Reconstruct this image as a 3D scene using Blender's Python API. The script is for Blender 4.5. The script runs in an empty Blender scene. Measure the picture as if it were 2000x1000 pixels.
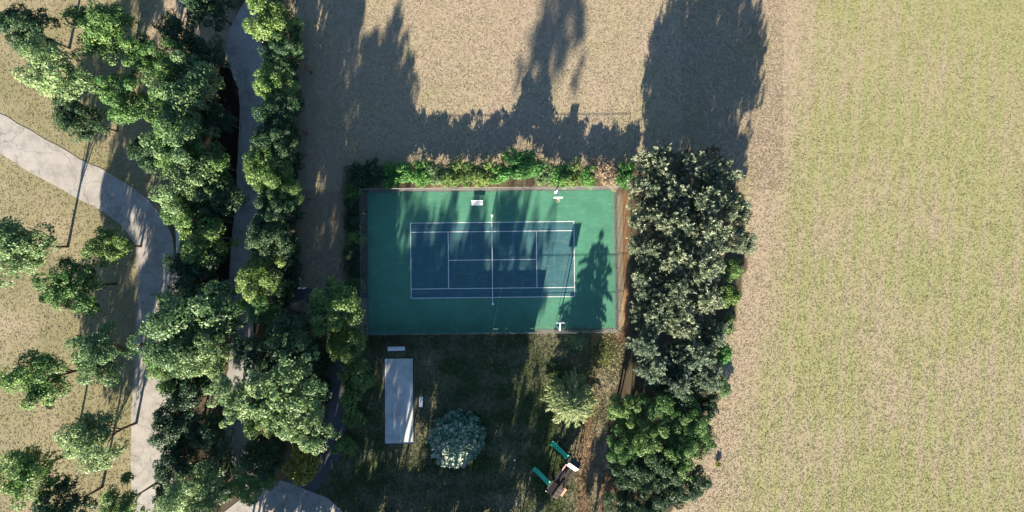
import bpy, math, random
import numpy as np

# ------------------------------------------------------------------ camera, sky, sun, exposure
SC = bpy.context.scene
COL = SC.collection
S = 13.46            # photograph pixels per metre on the ground
H = 66.0             # drone height (m)
R_ = math.radians

cam_d = bpy.data.cameras.new('camera'); cam = bpy.data.objects.new('camera', cam_d); COL.objects.link(cam)
cam.location = (0, 0, H); cam.rotation_euler = (0, 0, 0)
cam_d.sensor_width = 36.0; cam_d.sensor_fit = 'HORIZONTAL'
cam_d.lens = 36.0 * H / (2000.0 / S)
cam_d.clip_start = 0.5; cam_d.clip_end = 4000
SC.camera = cam

SUN_EL = 15.1
SUN_SLOPE = 0.205    # metres east per metre north that a shadow runs
w = bpy.data.worlds.new('World'); SC.world = w; w.use_nodes = True
nt = w.node_tree; bg = nt.nodes['Background']
sky = nt.nodes.new('ShaderNodeTexSky'); sky.sky_type = 'NISHITA'; sky.sun_disc = False
sky.sun_elevation = R_(SUN_EL)
sun_az = math.atan2(-SUN_SLOPE, -1.0)            # compass angle of the sun, from north (+Y) clockwise
sky.sun_rotation = sun_az
sky.air_density = 0.8; sky.dust_density = 0.15; sky.ozone_density = 2.2
nt.links.new(sky.outputs[0], bg.inputs[0]); bg.inputs[1].default_value = 0.05

sd = bpy.data.lights.new('sun', 'SUN'); sd.energy = 5.0; sd.angle = R_(0.53); sd.color = (1.0, 0.87, 0.70)
sun = bpy.data.objects.new('sun', sd); COL.objects.link(sun)
sun.location = (-10, -60, 40)
from mathutils import Vector, Matrix
_e = R_(SUN_EL); _h = math.hypot(SUN_SLOPE, 1)
sdir = Vector((SUN_SLOPE / _h * math.cos(_e), 1 / _h * math.cos(_e), -math.sin(_e)))
sun.rotation_euler = sdir.to_track_quat('-Z', 'Y').to_euler()

SC.view_settings.view_transform = 'Standard'; SC.view_settings.look = 'None'
SC.view_settings.exposure = 2.6; SC.view_settings.gamma = 1.0; SC.view_settings.use_curve_mapping = False
SC.render.engine = 'CYCLES'
SC.cycles.use_denoising = True
SC.cycles.max_bounces = 6; SC.cycles.diffuse_bounces = 3; SC.cycles.glossy_bounces = 2
SC.cycles.transmission_bounces = 3; SC.cycles.transparent_max_bounces = 6

# ------------------------------------------------------------------ helpers
def at(px, py, z=0.0):
    k = (H - z) / H / S
    return ((px - 1000.0) * k, (500.0 - py) * k)

def tag(o, label=None, cat=None, group=None, kind=None):
    if label: o['label'] = label
    if cat: o['category'] = cat
    if group: o['group'] = group
    if kind: o['kind'] = kind
    return o

def empty(name, loc=(0, 0, 0), rz=0.0):
    o = bpy.data.objects.new(name, None); COL.objects.link(o)
    o.location = loc; o.rotation_euler = (0, 0, rz); o.empty_display_size = 0.3
    return o

def link_mesh(name, me, parent=None, loc=(0, 0, 0), rz=0.0, scale=(1, 1, 1)):
    o = bpy.data.objects.new(name, me); COL.objects.link(o)
    o.parent = parent; o.location = loc; o.rotation_euler = (0, 0, rz); o.scale = scale
    return o

class MB:
    def __init__(s): s.v = []; s.f = []
    def box(s, c, d, rz=0.0, M=None):
        x, y, z = d[0] / 2, d[1] / 2, d[2] / 2
        m = M if M is not None else Matrix.Rotation(rz, 4, 'Z')
        m = Matrix.Translation(c) @ m
        b = len(s.v)
        for k in ((-x, -y, -z), (x, -y, -z), (x, y, -z), (-x, y, -z), (-x, -y, z), (x, -y, z), (x, y, z), (-x, y, z)):
            s.v.append(tuple(m @ Vector(k)))
        for q in ((0, 3, 2, 1), (4, 5, 6, 7), (0, 1, 5, 4), (1, 2, 6, 5), (2, 3, 7, 6), (3, 0, 4, 7)):
            s.f.append(tuple(b + i for i in q))
        return s
    def beam(s, p0, p1, wid, thk, up=(0, 0, 1)):
        p0 = Vector(p0); p1 = Vector(p1); d = p1 - p0; L = d.length; d.normalize()
        u = Vector(up); sx = d.cross(u)
        if sx.length < 1e-4: sx = d.cross(Vector((1, 0, 0)))
        sx.normalize(); uu = sx.cross(d)
        M = Matrix((( d.x, sx.x, uu.x, 0), (d.y, sx.y, uu.y, 0), (d.z, sx.z, uu.z, 0), (0, 0, 0, 1)))
        return s.box((p0 + p1) / 2, (L, wid, thk), M=M)
    def tube(s, pts, rad, n=8, cap=True):
        b = len(s.v); P = [Vector(p) for p in pts]
        if not hasattr(rad, '__len__'): rad = [rad] * len(P)
        for i, p in enumerate(P):
            d = (P[min(i + 1, len(P) - 1)] - P[max(i - 1, 0)]).normalized()
            a = d.cross(Vector((0.13, 0.21, 0.97)) if abs(d.z) < .9 else Vector((1, 0.1, 0))).normalized(); c = d.cross(a)
            for k in range(n):
                t = 2 * math.pi * k / n
                s.v.append(tuple(p + (a * math.cos(t) + c * math.sin(t)) * rad[i]))
        for i in range(len(P) - 1):
            for k in range(n):
                k2 = (k + 1) % n
                s.f.append((b + i * n + k, b + i * n + k2, b + (i + 1) * n + k2, b + (i + 1) * n + k))
        if cap:
            s.f.append(tuple(b + k for k in reversed(range(n)))); e = b + (len(P) - 1) * n
            s.f.append(tuple(e + k for k in range(n)))
        return s
    def prism(s, poly, z0, z1):
        b = len(s.v); n = len(poly)
        for z in (z0, z1):
            for p in poly: s.v.append((p[0], p[1], z))
        s.f.append(tuple(b + n + i for i in range(n)))
        for i in range(n):
            j = (i + 1) % n; s.f.append((b + i, b + j, b + n + j, b + n + i))
        return s
    def mesh(s, name, m, smooth=False):
        me = bpy.data.meshes.new(name); me.from_pydata(s.v, [], s.f); me.materials.append(m); me.update()
        if smooth: me.polygons.foreach_set('use_smooth', [True] * len(me.polygons))
        return me
    def build(s, name, m, parent=None, loc=(0, 0, 0), rz=0.0, smooth=False, bevel=0.0):
        o = link_mesh(name, s.mesh(name, m, smooth), parent, loc, rz)
        if bevel:
            bv = o.modifiers.new('bevel', 'BEVEL'); bv.width = bevel; bv.segments = 2; bv.limit_method = 'ANGLE'
        return o

def ccw(poly):
    a = sum(poly[i][0] * poly[(i + 1) % len(poly)][1] - poly[(i + 1) % len(poly)][0] * poly[i][1] for i in range(len(poly)))
    return poly if a > 0 else poly[::-1]

# numpy noise -----------------------------------------------------------------
def vnoise(x, y, seed=0):
    xi = np.floor(x).astype(np.int64); yi = np.floor(y).astype(np.int64); fx = x - xi; fy = y - yi
    fx = fx * fx * (3 - 2 * fx); fy = fy * fy * (3 - 2 * fy)
    def h(a, b):
        n = (a * 374761393 + b * 668265263 + seed * 1442695041) & 0x7fffffff
        n = ((n ^ (n >> 13)) * 1274126177) & 0x7fffffff
        return ((n ^ (n >> 16)) & 0xffff) / 65535.0
    return (h(xi, yi) * (1 - fx) + h(xi + 1, yi) * fx) * (1 - fy) + (h(xi, yi + 1) * (1 - fx) + h(xi + 1, yi + 1) * fx) * fy
def fbm(x, y, seed=0, o=4):
    t = 0; a = .5; n = 0
    for i in range(o):
        t = t + a * vnoise(x * 2 ** i, y * 2 ** i, seed + i * 17); n += a; a *= .5
    return t / n
def inpoly(px, py, poly):
    r = np.zeros(px.shape, bool); n = len(poly)
    for i in range(n):
        x0, y0 = poly[i]; x1, y1 = poly[(i + 1) % n]
        c = ((y0 > py) != (y1 > py))
        with np.errstate(divide='ignore', invalid='ignore'):
            r ^= c & (px < (x1 - x0) * (py - y0) / ((y1 - y0) if y1 != y0 else 1e-9) + x0)
    return r
def sstep(a, b, x):
    t = np.clip((x - a) / (b - a), 0, 1); return t * t * (3 - 2 * t)

# materials ---------------------------------------------------------------------
def new_mat(name):
    m = bpy.data.materials.new(name); m.use_nodes = True
    n = m.node_tree.nodes; l = m.node_tree.links
    return m, n, l, n['Principled BSDF']
def N(n, t, **kw):
    o = n.new(t)
    for k, v in kw.items():
        if k in o.inputs: o.inputs[k].default_value = v
        else: setattr(o, k, v)
    return o
def ramp(n, stops):
    r = n.new('ShaderNodeValToRGB'); e = r.color_ramp.elements
    while len(e) < len(stops): e.new(0.5)
    for i, (p, c) in enumerate(stops): e[i].position = p; e[i].color = (*c, 1) if len(c) == 3 else c
    return r
def sc(c, k): return tuple(min(1, x * k) for x in c)

def mat_plain(name, col, rough=0.6, var=0.18, scale=3.0, bump=0.0, spec=0.4, metallic=0.0, fine=40.0):
    m, n, l, b = new_mat(name)
    tc = N(n, 'ShaderNodeTexCoord'); gm = N(n, 'ShaderNodeNewGeometry')
    n1 = N(n, 'ShaderNodeTexNoise', Scale=scale, Detail=6.0, Roughness=0.6); n2 = N(n, 'ShaderNodeTexNoise', Scale=fine, Detail=3.0)
    l.new(gm.outputs['Position'], n1.inputs['Vector']); l.new(gm.outputs['Position'], n2.inputs['Vector'])
    add = N(n, 'ShaderNodeMath', operation='MULTIPLY_ADD'); add.inputs[1].default_value = 0.35
    l.new(n2.outputs[0], add.inputs[0]); 
    mu = N(n, 'ShaderNodeMath', operation='MULTIPLY'); mu.inputs[1].default_value = 0.65; l.new(n1.outputs[0], mu.inputs[0]); l.new(mu.outputs[0], add.inputs[2])
    r = ramp(n, [(0.30, sc(col, 1 - var)), (0.70, sc(col, 1 + var))]); l.new(add.outputs[0], r.inputs[0])
    l.new(r.outputs[0], b.inputs['Base Color']); b.inputs['Roughness'].default_value = rough
    b.inputs['Specular IOR Level'].default_value = spec; b.inputs['Metallic'].default_value = metallic
    if bump:
        bp = N(n, 'ShaderNodeBump', Strength=0.6, Distance=bump); l.new(n2.outputs[0], bp.inputs['Height']); l.new(bp.outputs[0], b.inputs['Normal'])
    return m

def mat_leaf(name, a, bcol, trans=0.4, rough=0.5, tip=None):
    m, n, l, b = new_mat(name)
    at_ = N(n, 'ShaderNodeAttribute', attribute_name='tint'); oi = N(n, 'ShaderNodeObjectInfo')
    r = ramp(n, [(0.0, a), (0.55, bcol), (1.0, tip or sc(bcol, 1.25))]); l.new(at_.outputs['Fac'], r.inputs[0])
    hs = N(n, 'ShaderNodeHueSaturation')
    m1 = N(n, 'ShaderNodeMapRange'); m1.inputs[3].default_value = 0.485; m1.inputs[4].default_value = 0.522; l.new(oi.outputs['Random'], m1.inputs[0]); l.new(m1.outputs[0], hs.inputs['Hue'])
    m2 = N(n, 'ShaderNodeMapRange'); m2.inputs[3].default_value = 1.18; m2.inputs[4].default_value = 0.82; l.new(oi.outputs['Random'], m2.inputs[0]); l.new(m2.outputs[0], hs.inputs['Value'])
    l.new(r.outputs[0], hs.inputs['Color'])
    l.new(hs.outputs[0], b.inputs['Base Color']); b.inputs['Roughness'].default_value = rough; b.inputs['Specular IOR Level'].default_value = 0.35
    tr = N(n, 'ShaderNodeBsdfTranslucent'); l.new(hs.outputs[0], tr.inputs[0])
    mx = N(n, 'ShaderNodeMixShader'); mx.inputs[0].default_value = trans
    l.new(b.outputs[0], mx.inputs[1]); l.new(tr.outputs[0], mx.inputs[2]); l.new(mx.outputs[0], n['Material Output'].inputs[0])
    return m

# grass colours shared by the soil sheet and the blades on it: attribute mix = (green, soil, rust)
TAN_A, TAN_B = (0.225, 0.184, 0.130), (0.335, 0.276, 0.200)
GRN_A, GRN_B = (0.165, 0.172, 0.075), (0.275, 0.272, 0.130)
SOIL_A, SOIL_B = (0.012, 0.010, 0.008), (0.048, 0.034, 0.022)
RUST_A, RUST_B = (0.10, 0.042, 0.018), (0.30, 0.15, 0.07)
def mat_ground(name, blades=False):
    m, n, l, b = new_mat(name)
    gm = N(n, 'ShaderNodeNewGeometry'); a = N(n, 'ShaderNodeAttribute', attribute_name='mix')
    sp = N(n, 'ShaderNodeSeparateColor'); l.new(a.outputs['Color'], sp.inputs[0])
    n1 = N(n, 'ShaderNodeTexNoise', Scale=5.0, Detail=8.0, Roughness=0.70); n2 = N(n, 'ShaderNodeTexNoise', Scale=0.35, Detail=5.0, Roughness=0.6)
    n3 = N(n, 'ShaderNodeTexNoise', Scale=9.0, Detail=4.0, Roughness=0.7)
    for q in (n1, n2, n3): l.new(gm.outputs['Position'], q.inputs['Vector'])
    mixn = N(n, 'ShaderNodeMath', operation='ADD'); h1 = N(n, 'ShaderNodeMath', operation='MULTIPLY'); h1.inputs[1].default_value = 0.55
    h2 = N(n, 'ShaderNodeMath', operation='MULTIPLY'); h2.inputs[1].default_value = 0.45
    l.new(n1.outputs[0], h1.inputs[0]); l.new(n3.outputs[0], h2.inputs[0]); l.new(h1.outputs[0], mixn.inputs[0]); l.new(h2.outputs[0], mixn.inputs[1])
    fac = mixn.outputs[0]
    if blades:
        t = N(n, 'ShaderNodeAttribute', attribute_name='tint'); fac = t.outputs['Fac']
    def rp(A, B):
        r = ramp(n, [(0.0 if blades else 0.36, A), (1.0 if blades else 0.64, B)]); l.new(fac, r.inputs[0]); return r.outputs[0]
    tan, grn, soi, rus = rp(TAN_A, TAN_B), rp(GRN_A, GRN_B), rp(SOIL_A, SOIL_B), rp(RUST_A, RUST_B)
    def mx(f, c1, c2):
        q = N(n, 'ShaderNodeMix', data_type='RGBA'); l.new(f, q.inputs[0]); l.new(c1, q.inputs[6]); l.new(c2, q.inputs[7]); return q.outputs[2]
    # patchy green: the painted share is sharpened by noise
    g1 = N(n, 'ShaderNodeMath', operation='MULTIPLY_ADD'); g1.inputs[1].default_value = 0.8; g1.inputs[2].default_value = -0.40; l.new(n2.outputs[0], g1.inputs[0])
    g2 = N(n, 'ShaderNodeMath', operation='MULTIPLY_ADD'); g2.inputs[1].default_value = 0.25; g2.inputs[2].default_value = -0.125; l.new(n1.outputs[0], g2.inputs[0])
    g3 = N(n, 'ShaderNodeMath', operation='ADD'); l.new(g1.outputs[0], g3.inputs[0]); l.new(g2.outputs[0], g3.inputs[1])
    g4 = N(n, 'ShaderNodeMath', operation='ADD', use_clamp=True); l.new(g3.outputs[0], g4.inputs[0]); l.new(sp.outputs[0], g4.inputs[1])
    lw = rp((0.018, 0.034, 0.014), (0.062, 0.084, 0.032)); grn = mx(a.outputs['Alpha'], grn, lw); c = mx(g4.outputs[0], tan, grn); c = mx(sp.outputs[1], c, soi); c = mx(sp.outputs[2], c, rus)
    l.new(c, b.inputs['Base Color']); b.inputs['Roughness'].default_value = 0.95; b.inputs['Specular IOR Level'].default_value = 0.1
    if not blades:
        bp = N(n, 'ShaderNodeBump', Strength=1.0, Distance=0.05); l.new(mixn.outputs[0], bp.inputs['Height']); l.new(bp.outputs[0], b.inputs['Normal'])
    else:
        tr = N(n, 'ShaderNodeBsdfTranslucent'); l.new(c, tr.inputs[0]); ms = N(n, 'ShaderNodeMixShader'); ms.inputs[0].default_value = 0.3
        l.new(b.outputs[0], ms.inputs[1]); l.new(tr.outputs[0], ms.inputs[2]); l.new(ms.outputs[0], n['Material Output'].inputs[0])
    return m

def mat_paving(name, col, crack=0.35):
    m, n, l, b = new_mat(name); gm = N(n, 'ShaderNodeNewGeometry')
    n1 = N(n, 'ShaderNodeTexNoise', Scale=0.45, Detail=8.0, Roughness=0.68); n2 = N(n, 'ShaderNodeTexNoise', Scale=22.0, Detail=4.0)
    v = N(n, 'ShaderNodeTexVoronoi', feature='DISTANCE_TO_EDGE', Scale=crack); wv = N(n, 'ShaderNodeTexNoise', Scale=1.4, Detail=5.0)
    mxv = N(n, 'ShaderNodeVectorMath', operation='MULTIPLY_ADD'); mxv.inputs[1].default_value = (1.6, 1.6, 1.6)
    l.new(gm.outputs['Position'], wv.inputs['Vector']); l.new(wv.outputs['Color'], mxv.inputs[0]); l.new(gm.outputs['Position'], mxv.inputs[2]); l.new(mxv.outputs[0], v.inputs['Vector'])
    for q in (n1, n2): l.new(gm.outputs['Position'], q.inputs['Vector'])
    r1 = ramp(n, [(0.30, sc(col, 0.62)), (0.52, col), (0.75, sc(col, 1.2))]); l.new(n1.outputs[0], r1.inputs[0])
    r2 = ramp(n, [(0.3, (0.82,) * 3), (0.7, (1.0,) * 3)]); l.new(n2.outputs[0], r2.inputs[0])
    rc = ramp(n, [(0.0, (0.45,) * 3), (0.014, (1.0,) * 3)]); l.new(v.outputs['Distance'], rc.inputs[0])
    def mul(a, c):
        q = N(n, 'ShaderNodeMix', data_type='RGBA', blend_type='MULTIPLY'); q.inputs[0].default_value = 1; l.new(a, q.inputs[6]); l.new(c, q.inputs[7]); return q.outputs[2]
    l.new(mul(mul(r1.outputs[0], r2.outputs[0]), rc.outputs[0]), b.inputs['Base Color']); b.inputs['Roughness'].default_value = 0.88; b.inputs['Specular IOR Level'].default_value = 0.2
    bp = N(n, 'ShaderNodeBump', Strength=0.5, Distance=0.012); l.new(n2.outputs[0], bp.inputs['Height']); l.new(bp.outputs[0], b.inputs['Normal'])
    return m

def mat_worn(name, col, dusty, rough=0.62, scale=0.35):
    """acrylic sports coating: broad uneven wear, dust and scuffs over one colour"""
    m, n, l, b = new_mat(name)
    gm = N(n, 'ShaderNodeNewGeometry')
    n1 = N(n, 'ShaderNodeTexNoise', Scale=scale, Detail=7.0, Roughness=0.62); n2 = N(n, 'ShaderNodeTexNoise', Scale=26.0, Detail=3.0)
    mp = N(n, 'ShaderNodeMapping'); mp.inputs['Scale'].default_value = (0.9, 3.2, 1); l.new(gm.outputs['Position'], mp.inputs['Vector'])
    n3 = N(n, 'ShaderNodeTexNoise', Scale=0.8, Detail=6.0, Roughness=0.7); l.new(mp.outputs[0], n3.inputs['Vector'])
    for q in (n1, n2): l.new(gm.outputs['Position'], q.inputs['Vector'])
    r1 = ramp(n, [(0.35, sc(col, 0.86)), (0.65, sc(col, 1.10))]); l.new(n1.outputs[0], r1.inputs[0])
    r3 = ramp(n, [(0.50, (0, 0, 0)), (0.82, (0.38, 0.38, 0.38))]); l.new(n3.outputs[0], r3.inputs[0])
    q = N(n, 'ShaderNodeMix', data_type='RGBA'); l.new(r3.outputs[0], q.inputs[0]); l.new(r1.outputs[0], q.inputs[6]); q.inputs[7].default_value = (*dusty, 1)
    l.new(q.outputs[2], b.inputs['Base Color'])
    rr = ramp(n, [(0.3, (rough - .08,) * 3), (0.7, (rough + .12,) * 3)]); l.new(n1.outputs[0], rr.inputs[0]); l.new(rr.outputs[0], b.inputs['Roughness'])
    b.inputs['Specular IOR Level'].default_value = 0.35
    bp = N(n, 'ShaderNodeBump', Strength=0.35, Distance=0.006); l.new(n2.outputs[0], bp.inputs['Height']); l.new(bp.outputs[0], b.inputs['Normal'])
    return m

M = {}
M['ground'] = mat_ground('ground_soil_and_turf'); M['blades'] = mat_ground('grass_blades', True)
M['green_court'] = mat_worn('green_acrylic', (0.046, 0.172, 0.108), (0.22, 0.27, 0.20))
M['blue_court'] = mat_worn('blue_acrylic', (0.028, 0.100, 0.110), (0.22, 0.22, 0.20))
M['white_line'] = mat_plain('white_line_paint', (0.62, 0.64, 0.62), 0.6, 0.2, 2.5)
M['blue_line'] = mat_plain('pale_blue_line_paint', (0.045, 0.165, 0.235), 0.6, 0.2, 2.5)
M['asphalt'] = mat_paving('grey_path', (0.27, 0.265, 0.25))
M['shaded_path'] = mat_plain('shaded_asphalt', (0.060, 0.064, 0.070), 0.85, 0.3, 0.9, 0.01, 0.25)  # path surface under the trees, its shade put into a darker colour
M['drive'] = mat_paving('pale_drive', (0.30, 0.285, 0.26), 0.25)
M['concrete'] = mat_paving('pale_concrete', (0.46, 0.475, 0.45), 0.002)
M['kerb'] = mat_plain('kerb_concrete', (0.42, 0.39, 0.35), 0.85, 0.2, 2.0, 0.01, 0.25)
M['footing'] = mat_plain('grey_footing', (0.10, 0.10, 0.096), 0.9, 0.25, 2.0, 0.01, 0.2)
M['mulch'] = mat_plain('dark_mulch', (0.011, 0.009, 0.007), 0.95, 0.6, 4.0, 0.05, 0.1, 0, 18)
M['galv'] = mat_plain('galvanised_steel', (0.42, 0.43, 0.44), 0.45, 0.12, 3.0, 0, 0.5, 0.7)
M['wire'] = mat_plain('fence_wire', (0.17, 0.18, 0.18), 0.5, 0.1, 3.0, 0, 0.4, 0.4)
M['fence_steel'] = mat_plain('weathered_fence_steel', (0.11, 0.115, 0.115), 0.55, 0.2, 3.0, 0, 0.4, 0.5)
M['roof_shade'] = mat_plain('shaded_canvas', (0.02, 0.03, 0.028), 0.45, 0.1, 3.0, 0, 0.5)  # shade on the canvas roof's north pitch, put into its colour
M['screen'] = mat_plain('teal_windscreen', (0.010, 0.10, 0.095), 0.75, 0.2, 1.2, 0.004, 0.3)
M['white'] = mat_plain('white_paint', (0.78, 0.78, 0.76), 0.45, 0.06, 4.0)
M['alu'] = mat_plain('pale_aluminium', (0.62, 0.66, 0.70), 0.4, 0.06, 4.0, 0, 0.5, 0.2)
M['net'] = mat_plain('net_cord', (0.02, 0.02, 0.022), 0.8, 0.1, 4.0)
M['orange'] = mat_plain('orange_rim', (0.55, 0.10, 0.03), 0.4, 0.1, 4.0)
M['wood_dark'] = mat_plain('dark_timber', (0.020, 0.016, 0.014), 0.75, 0.3, 2.0, 0.004, 0.3, 0, 22)
M['wood_grey'] = mat_plain('weathered_timber', (0.055, 0.046, 0.040), 0.8, 0.3, 2.0, 0.004, 0.3, 0, 22)
M['wood_pale'] = mat_plain('pale_timber', (0.42, 0.27, 0.19), 0.75, 0.2, 2.0, 0.004, 0.3, 0, 22)
M['slide'] = mat_plain('green_plastic', (0.03, 0.42, 0.25), 0.32, 0.08, 2.0, 0, 0.5)
M['tarp'] = mat_plain('cream_canvas', (0.75, 0.70, 0.62), 0.8, 0.08, 3.0, 0.003, 0.2)
M['bark'] = mat_plain('bark', (0.085, 0.062, 0.046), 0.9, 0.4, 6.0, 0.02, 0.15, 0, 30)
M['twig'] = mat_plain('bare_grey_twigs', (0.24, 0.21, 0.19), 0.9, 0.25, 6.0, 0, 0.15)
L = {
 'leafy': mat_leaf('leaf_mid_green', (0.042, 0.105, 0.030), (0.115, 0.215, 0.058), tip=(0.24, 0.32, 0.10)),
 'pale': mat_leaf('leaf_pale_green', (0.070, 0.135, 0.055), (0.170, 0.265, 0.108), tip=(0.32, 0.39, 0.18)),
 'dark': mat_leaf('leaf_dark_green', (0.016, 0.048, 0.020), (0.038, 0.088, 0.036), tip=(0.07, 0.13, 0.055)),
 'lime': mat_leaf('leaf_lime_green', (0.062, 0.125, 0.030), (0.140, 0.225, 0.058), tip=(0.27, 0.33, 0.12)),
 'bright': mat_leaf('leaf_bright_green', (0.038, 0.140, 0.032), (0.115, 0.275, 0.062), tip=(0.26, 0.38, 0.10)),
 'yellow': mat_leaf('leaf_yellow_green', (0.130, 0.150, 0.026), (0.27, 0.275, 0.052), tip=(0.37, 0.33, 0.08)),
 'olive': mat_leaf('leaf_olive', (0.056, 0.094, 0.056), (0.180, 0.230, 0.145), tip=(0.44, 0.46, 0.33)),
 'bluegrey': mat_leaf('leaf_blue_grey', (0.058, 0.104, 0.070), (0.170, 0.230, 0.155), tip=(0.40, 0.45, 0.32)),
 'spruce': mat_leaf('needles_blue_green', (0.030, 0.108, 0.076), (0.090, 0.185, 0.128), tip=(0.46, 0.47, 0.36), trans=0.15),
 'feather': mat_leaf('leaf_feathery_pale_lime', (0.085, 0.140, 0.065), (0.225, 0.295, 0.130), tip=(0.46, 0.50, 0.25), trans=0.5),
 'strawgrass': mat_leaf('long_straw_grass', (0.14, 0.175, 0.055), (0.27, 0.30, 0.11), tip=(0.44, 0.43, 0.20)),
 'dry': mat_leaf('leaf_dry_pink', (0.18, 0.13, 0.09), (0.39, 0.31, 0.22), tip=(0.52, 0.42, 0.31)),
}

# ------------------------------------------------------------------ setting: paths and ground
def spline(pts, n=6):
    out = []
    P = [pts[0]] + list(pts) + [pts[-1]]
    for i in range(1, len(P) - 2):
        for k in range(n):
            t = k / n; o = []
            for c in range(len(pts[0])):
                a, b_, c_, d = P[i - 1][c], P[i][c], P[i + 1][c], P[i + 2][c]
                o.append(0.5 * (2 * b_ + (c_ - a) * t + (2 * a - 5 * b_ + 4 * c_ - d) * t * t + (3 * b_ - a - 3 * c_ + d) * t ** 3))
            out.append(tuple(o))
    out.append(tuple(pts[-1])); return out
def ribbon(spine, jit=2.0, seed=1):
    rng = random.Random(seed); Ls = []; Rs = []; sp = spline(spine)
    for i, (x, y, wd) in enumerate(sp):
        a = sp[max(0, i - 1)]; b = sp[min(len(sp) - 1, i + 1)]; dx, dy = b[0] - a[0], b[1] - a[1]; q = math.hypot(dx, dy)
        nx, ny = -dy / q, dx / q
        Ls.append((x + nx * (wd / 2 + rng.uniform(-jit, jit)), y + ny * (wd / 2 + rng.uniform(-jit, jit))))
        Rs.append((x - nx * (wd / 2 + rng.uniform(-jit, jit)), y - ny * (wd / 2 + rng.uniform(-jit, jit))))
    return Ls, Rs
def slab_from_ribbon(name, Ls, Rs, z, mat):
    v = []; f = []
    for a, b in zip(Ls, Rs):
        for p in (a, b):
            X, Y = at(*p); v.append((X, Y, z)); v.append((X, Y, -0.05))
    for i in range(len(Ls) - 1):
        o = i * 4; q = o + 4
        for fc in ((o, q, q + 2, o + 2), (o, o + 1, q + 1, q), (o + 2, q + 2, q + 3, o + 3)): f.append(fc)
    me = bpy.data.meshes.new(name); me.from_pydata(v, [], f); me.materials.append(mat); me.update()
    return tag(link_mesh(name, me), kind='structure')

SP_MAIN = [(560, -80, 52), (520, -15, 52), (478, 55, 50), (476, 95, 74), (484, 130, 66), (491, 180, 50), (492, 240, 45), (487, 310, 45), (484, 400, 45), (473, 480, 42), (469, 560, 40), (474, 640, 42),
           (470, 710, 46), (464, 780, 50), (466, 860, 52), (486, 930, 62), (520, 985, 100), (560, 1060, 140)]
SP_WEST = [(-20, 250, 70), (120, 330, 70), (230, 390, 72), (290, 450, 74), (306, 540, 76), (300, 700, 76), (296, 860, 78), (300, 1080, 80)]
SP_LINK = [(310, 583, 20), (360, 583, 17), (410, 582, 17), (470, 582, 18)]
SP_GATE = [(470, 610, 26), (530, 585, 24), (600, 574, 22), (660, 573, 20), (722, 573, 20)]
SP_SOUTH = [(600, 575, 20), (640, 640, 22), (656, 720, 30), (660, 790, 38), (655, 850, 40), (640, 900, 34), (600, 950, 40), (560, 1000, 50)]
DRIVE = [(425, 1075), (438, 1000), (470, 975), (512, 956), (548, 938), (574, 946), (596, 956), (640, 972), (668, 998), (690, 1040), (700, 1075)]
PAD = [(752, 700), (807, 700), (807, 866), (752, 866)]
BED1 = [(400, 128), (425, 127), (445, 131), (459, 141), (466, 156), (468, 200), (466, 260), (463, 320), (460, 380), (455, 440), (449, 500), (446, 570), (380, 573), (372, 400), (380, 250)]
CL = (962.0, 507.5)        # court centre in photograph pixels
polys = []
for nm, spn, z, mt in (('path', SP_MAIN, .030, M['asphalt']), ('driveway', SP_WEST, .034, M['drive']), ('footpath', SP_LINK, .024, M['drive']),
                       ('footpath', SP_GATE, .020, M['shaded_path']), ('footpath', SP_SOUTH, .014, M['shaded_path'])):
    Ls, Rs = ribbon(spn, seed=len(polys) + 3); slab_from_ribbon(nm, Ls, Rs, z, mt); polys.append(Ls + Rs[::-1])
mb = MB(); mb.prism(ccw([at(*p) for p in DRIVE]), -0.05, 0.040); tag(mb.build('driveway', M['drive']), kind='structure'); polys.append(DRIVE)
mb = MB(); mb.prism(ccw([at(*p) for p in BED1]), -0.05, 0.022); bed = tag(mb.build('planting_bed', M['mulch']), kind='structure')
mb = MB()
kp = [(*at(*p[:2]), 0.05) for p in spline([(400, 127), (425, 127), (445, 131), (459, 141), (467, 156), (470, 200), (468, 260), (465, 320), (462, 380), (457, 440), (451, 500), (448, 572)], 5)]
mb.tube(kp, 0.05, 6); mb.build('edging', M['asphalt'], bed)
mb = MB(); Ls, Rs = ribbon([(334, 395, 7), (346, 440, 7), (350, 500, 8), (349, 545, 7), (347, 572, 7)], 0.3)
slab_from_ribbon('kerb', Ls, Rs, 0.12, M['kerb'])

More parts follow.
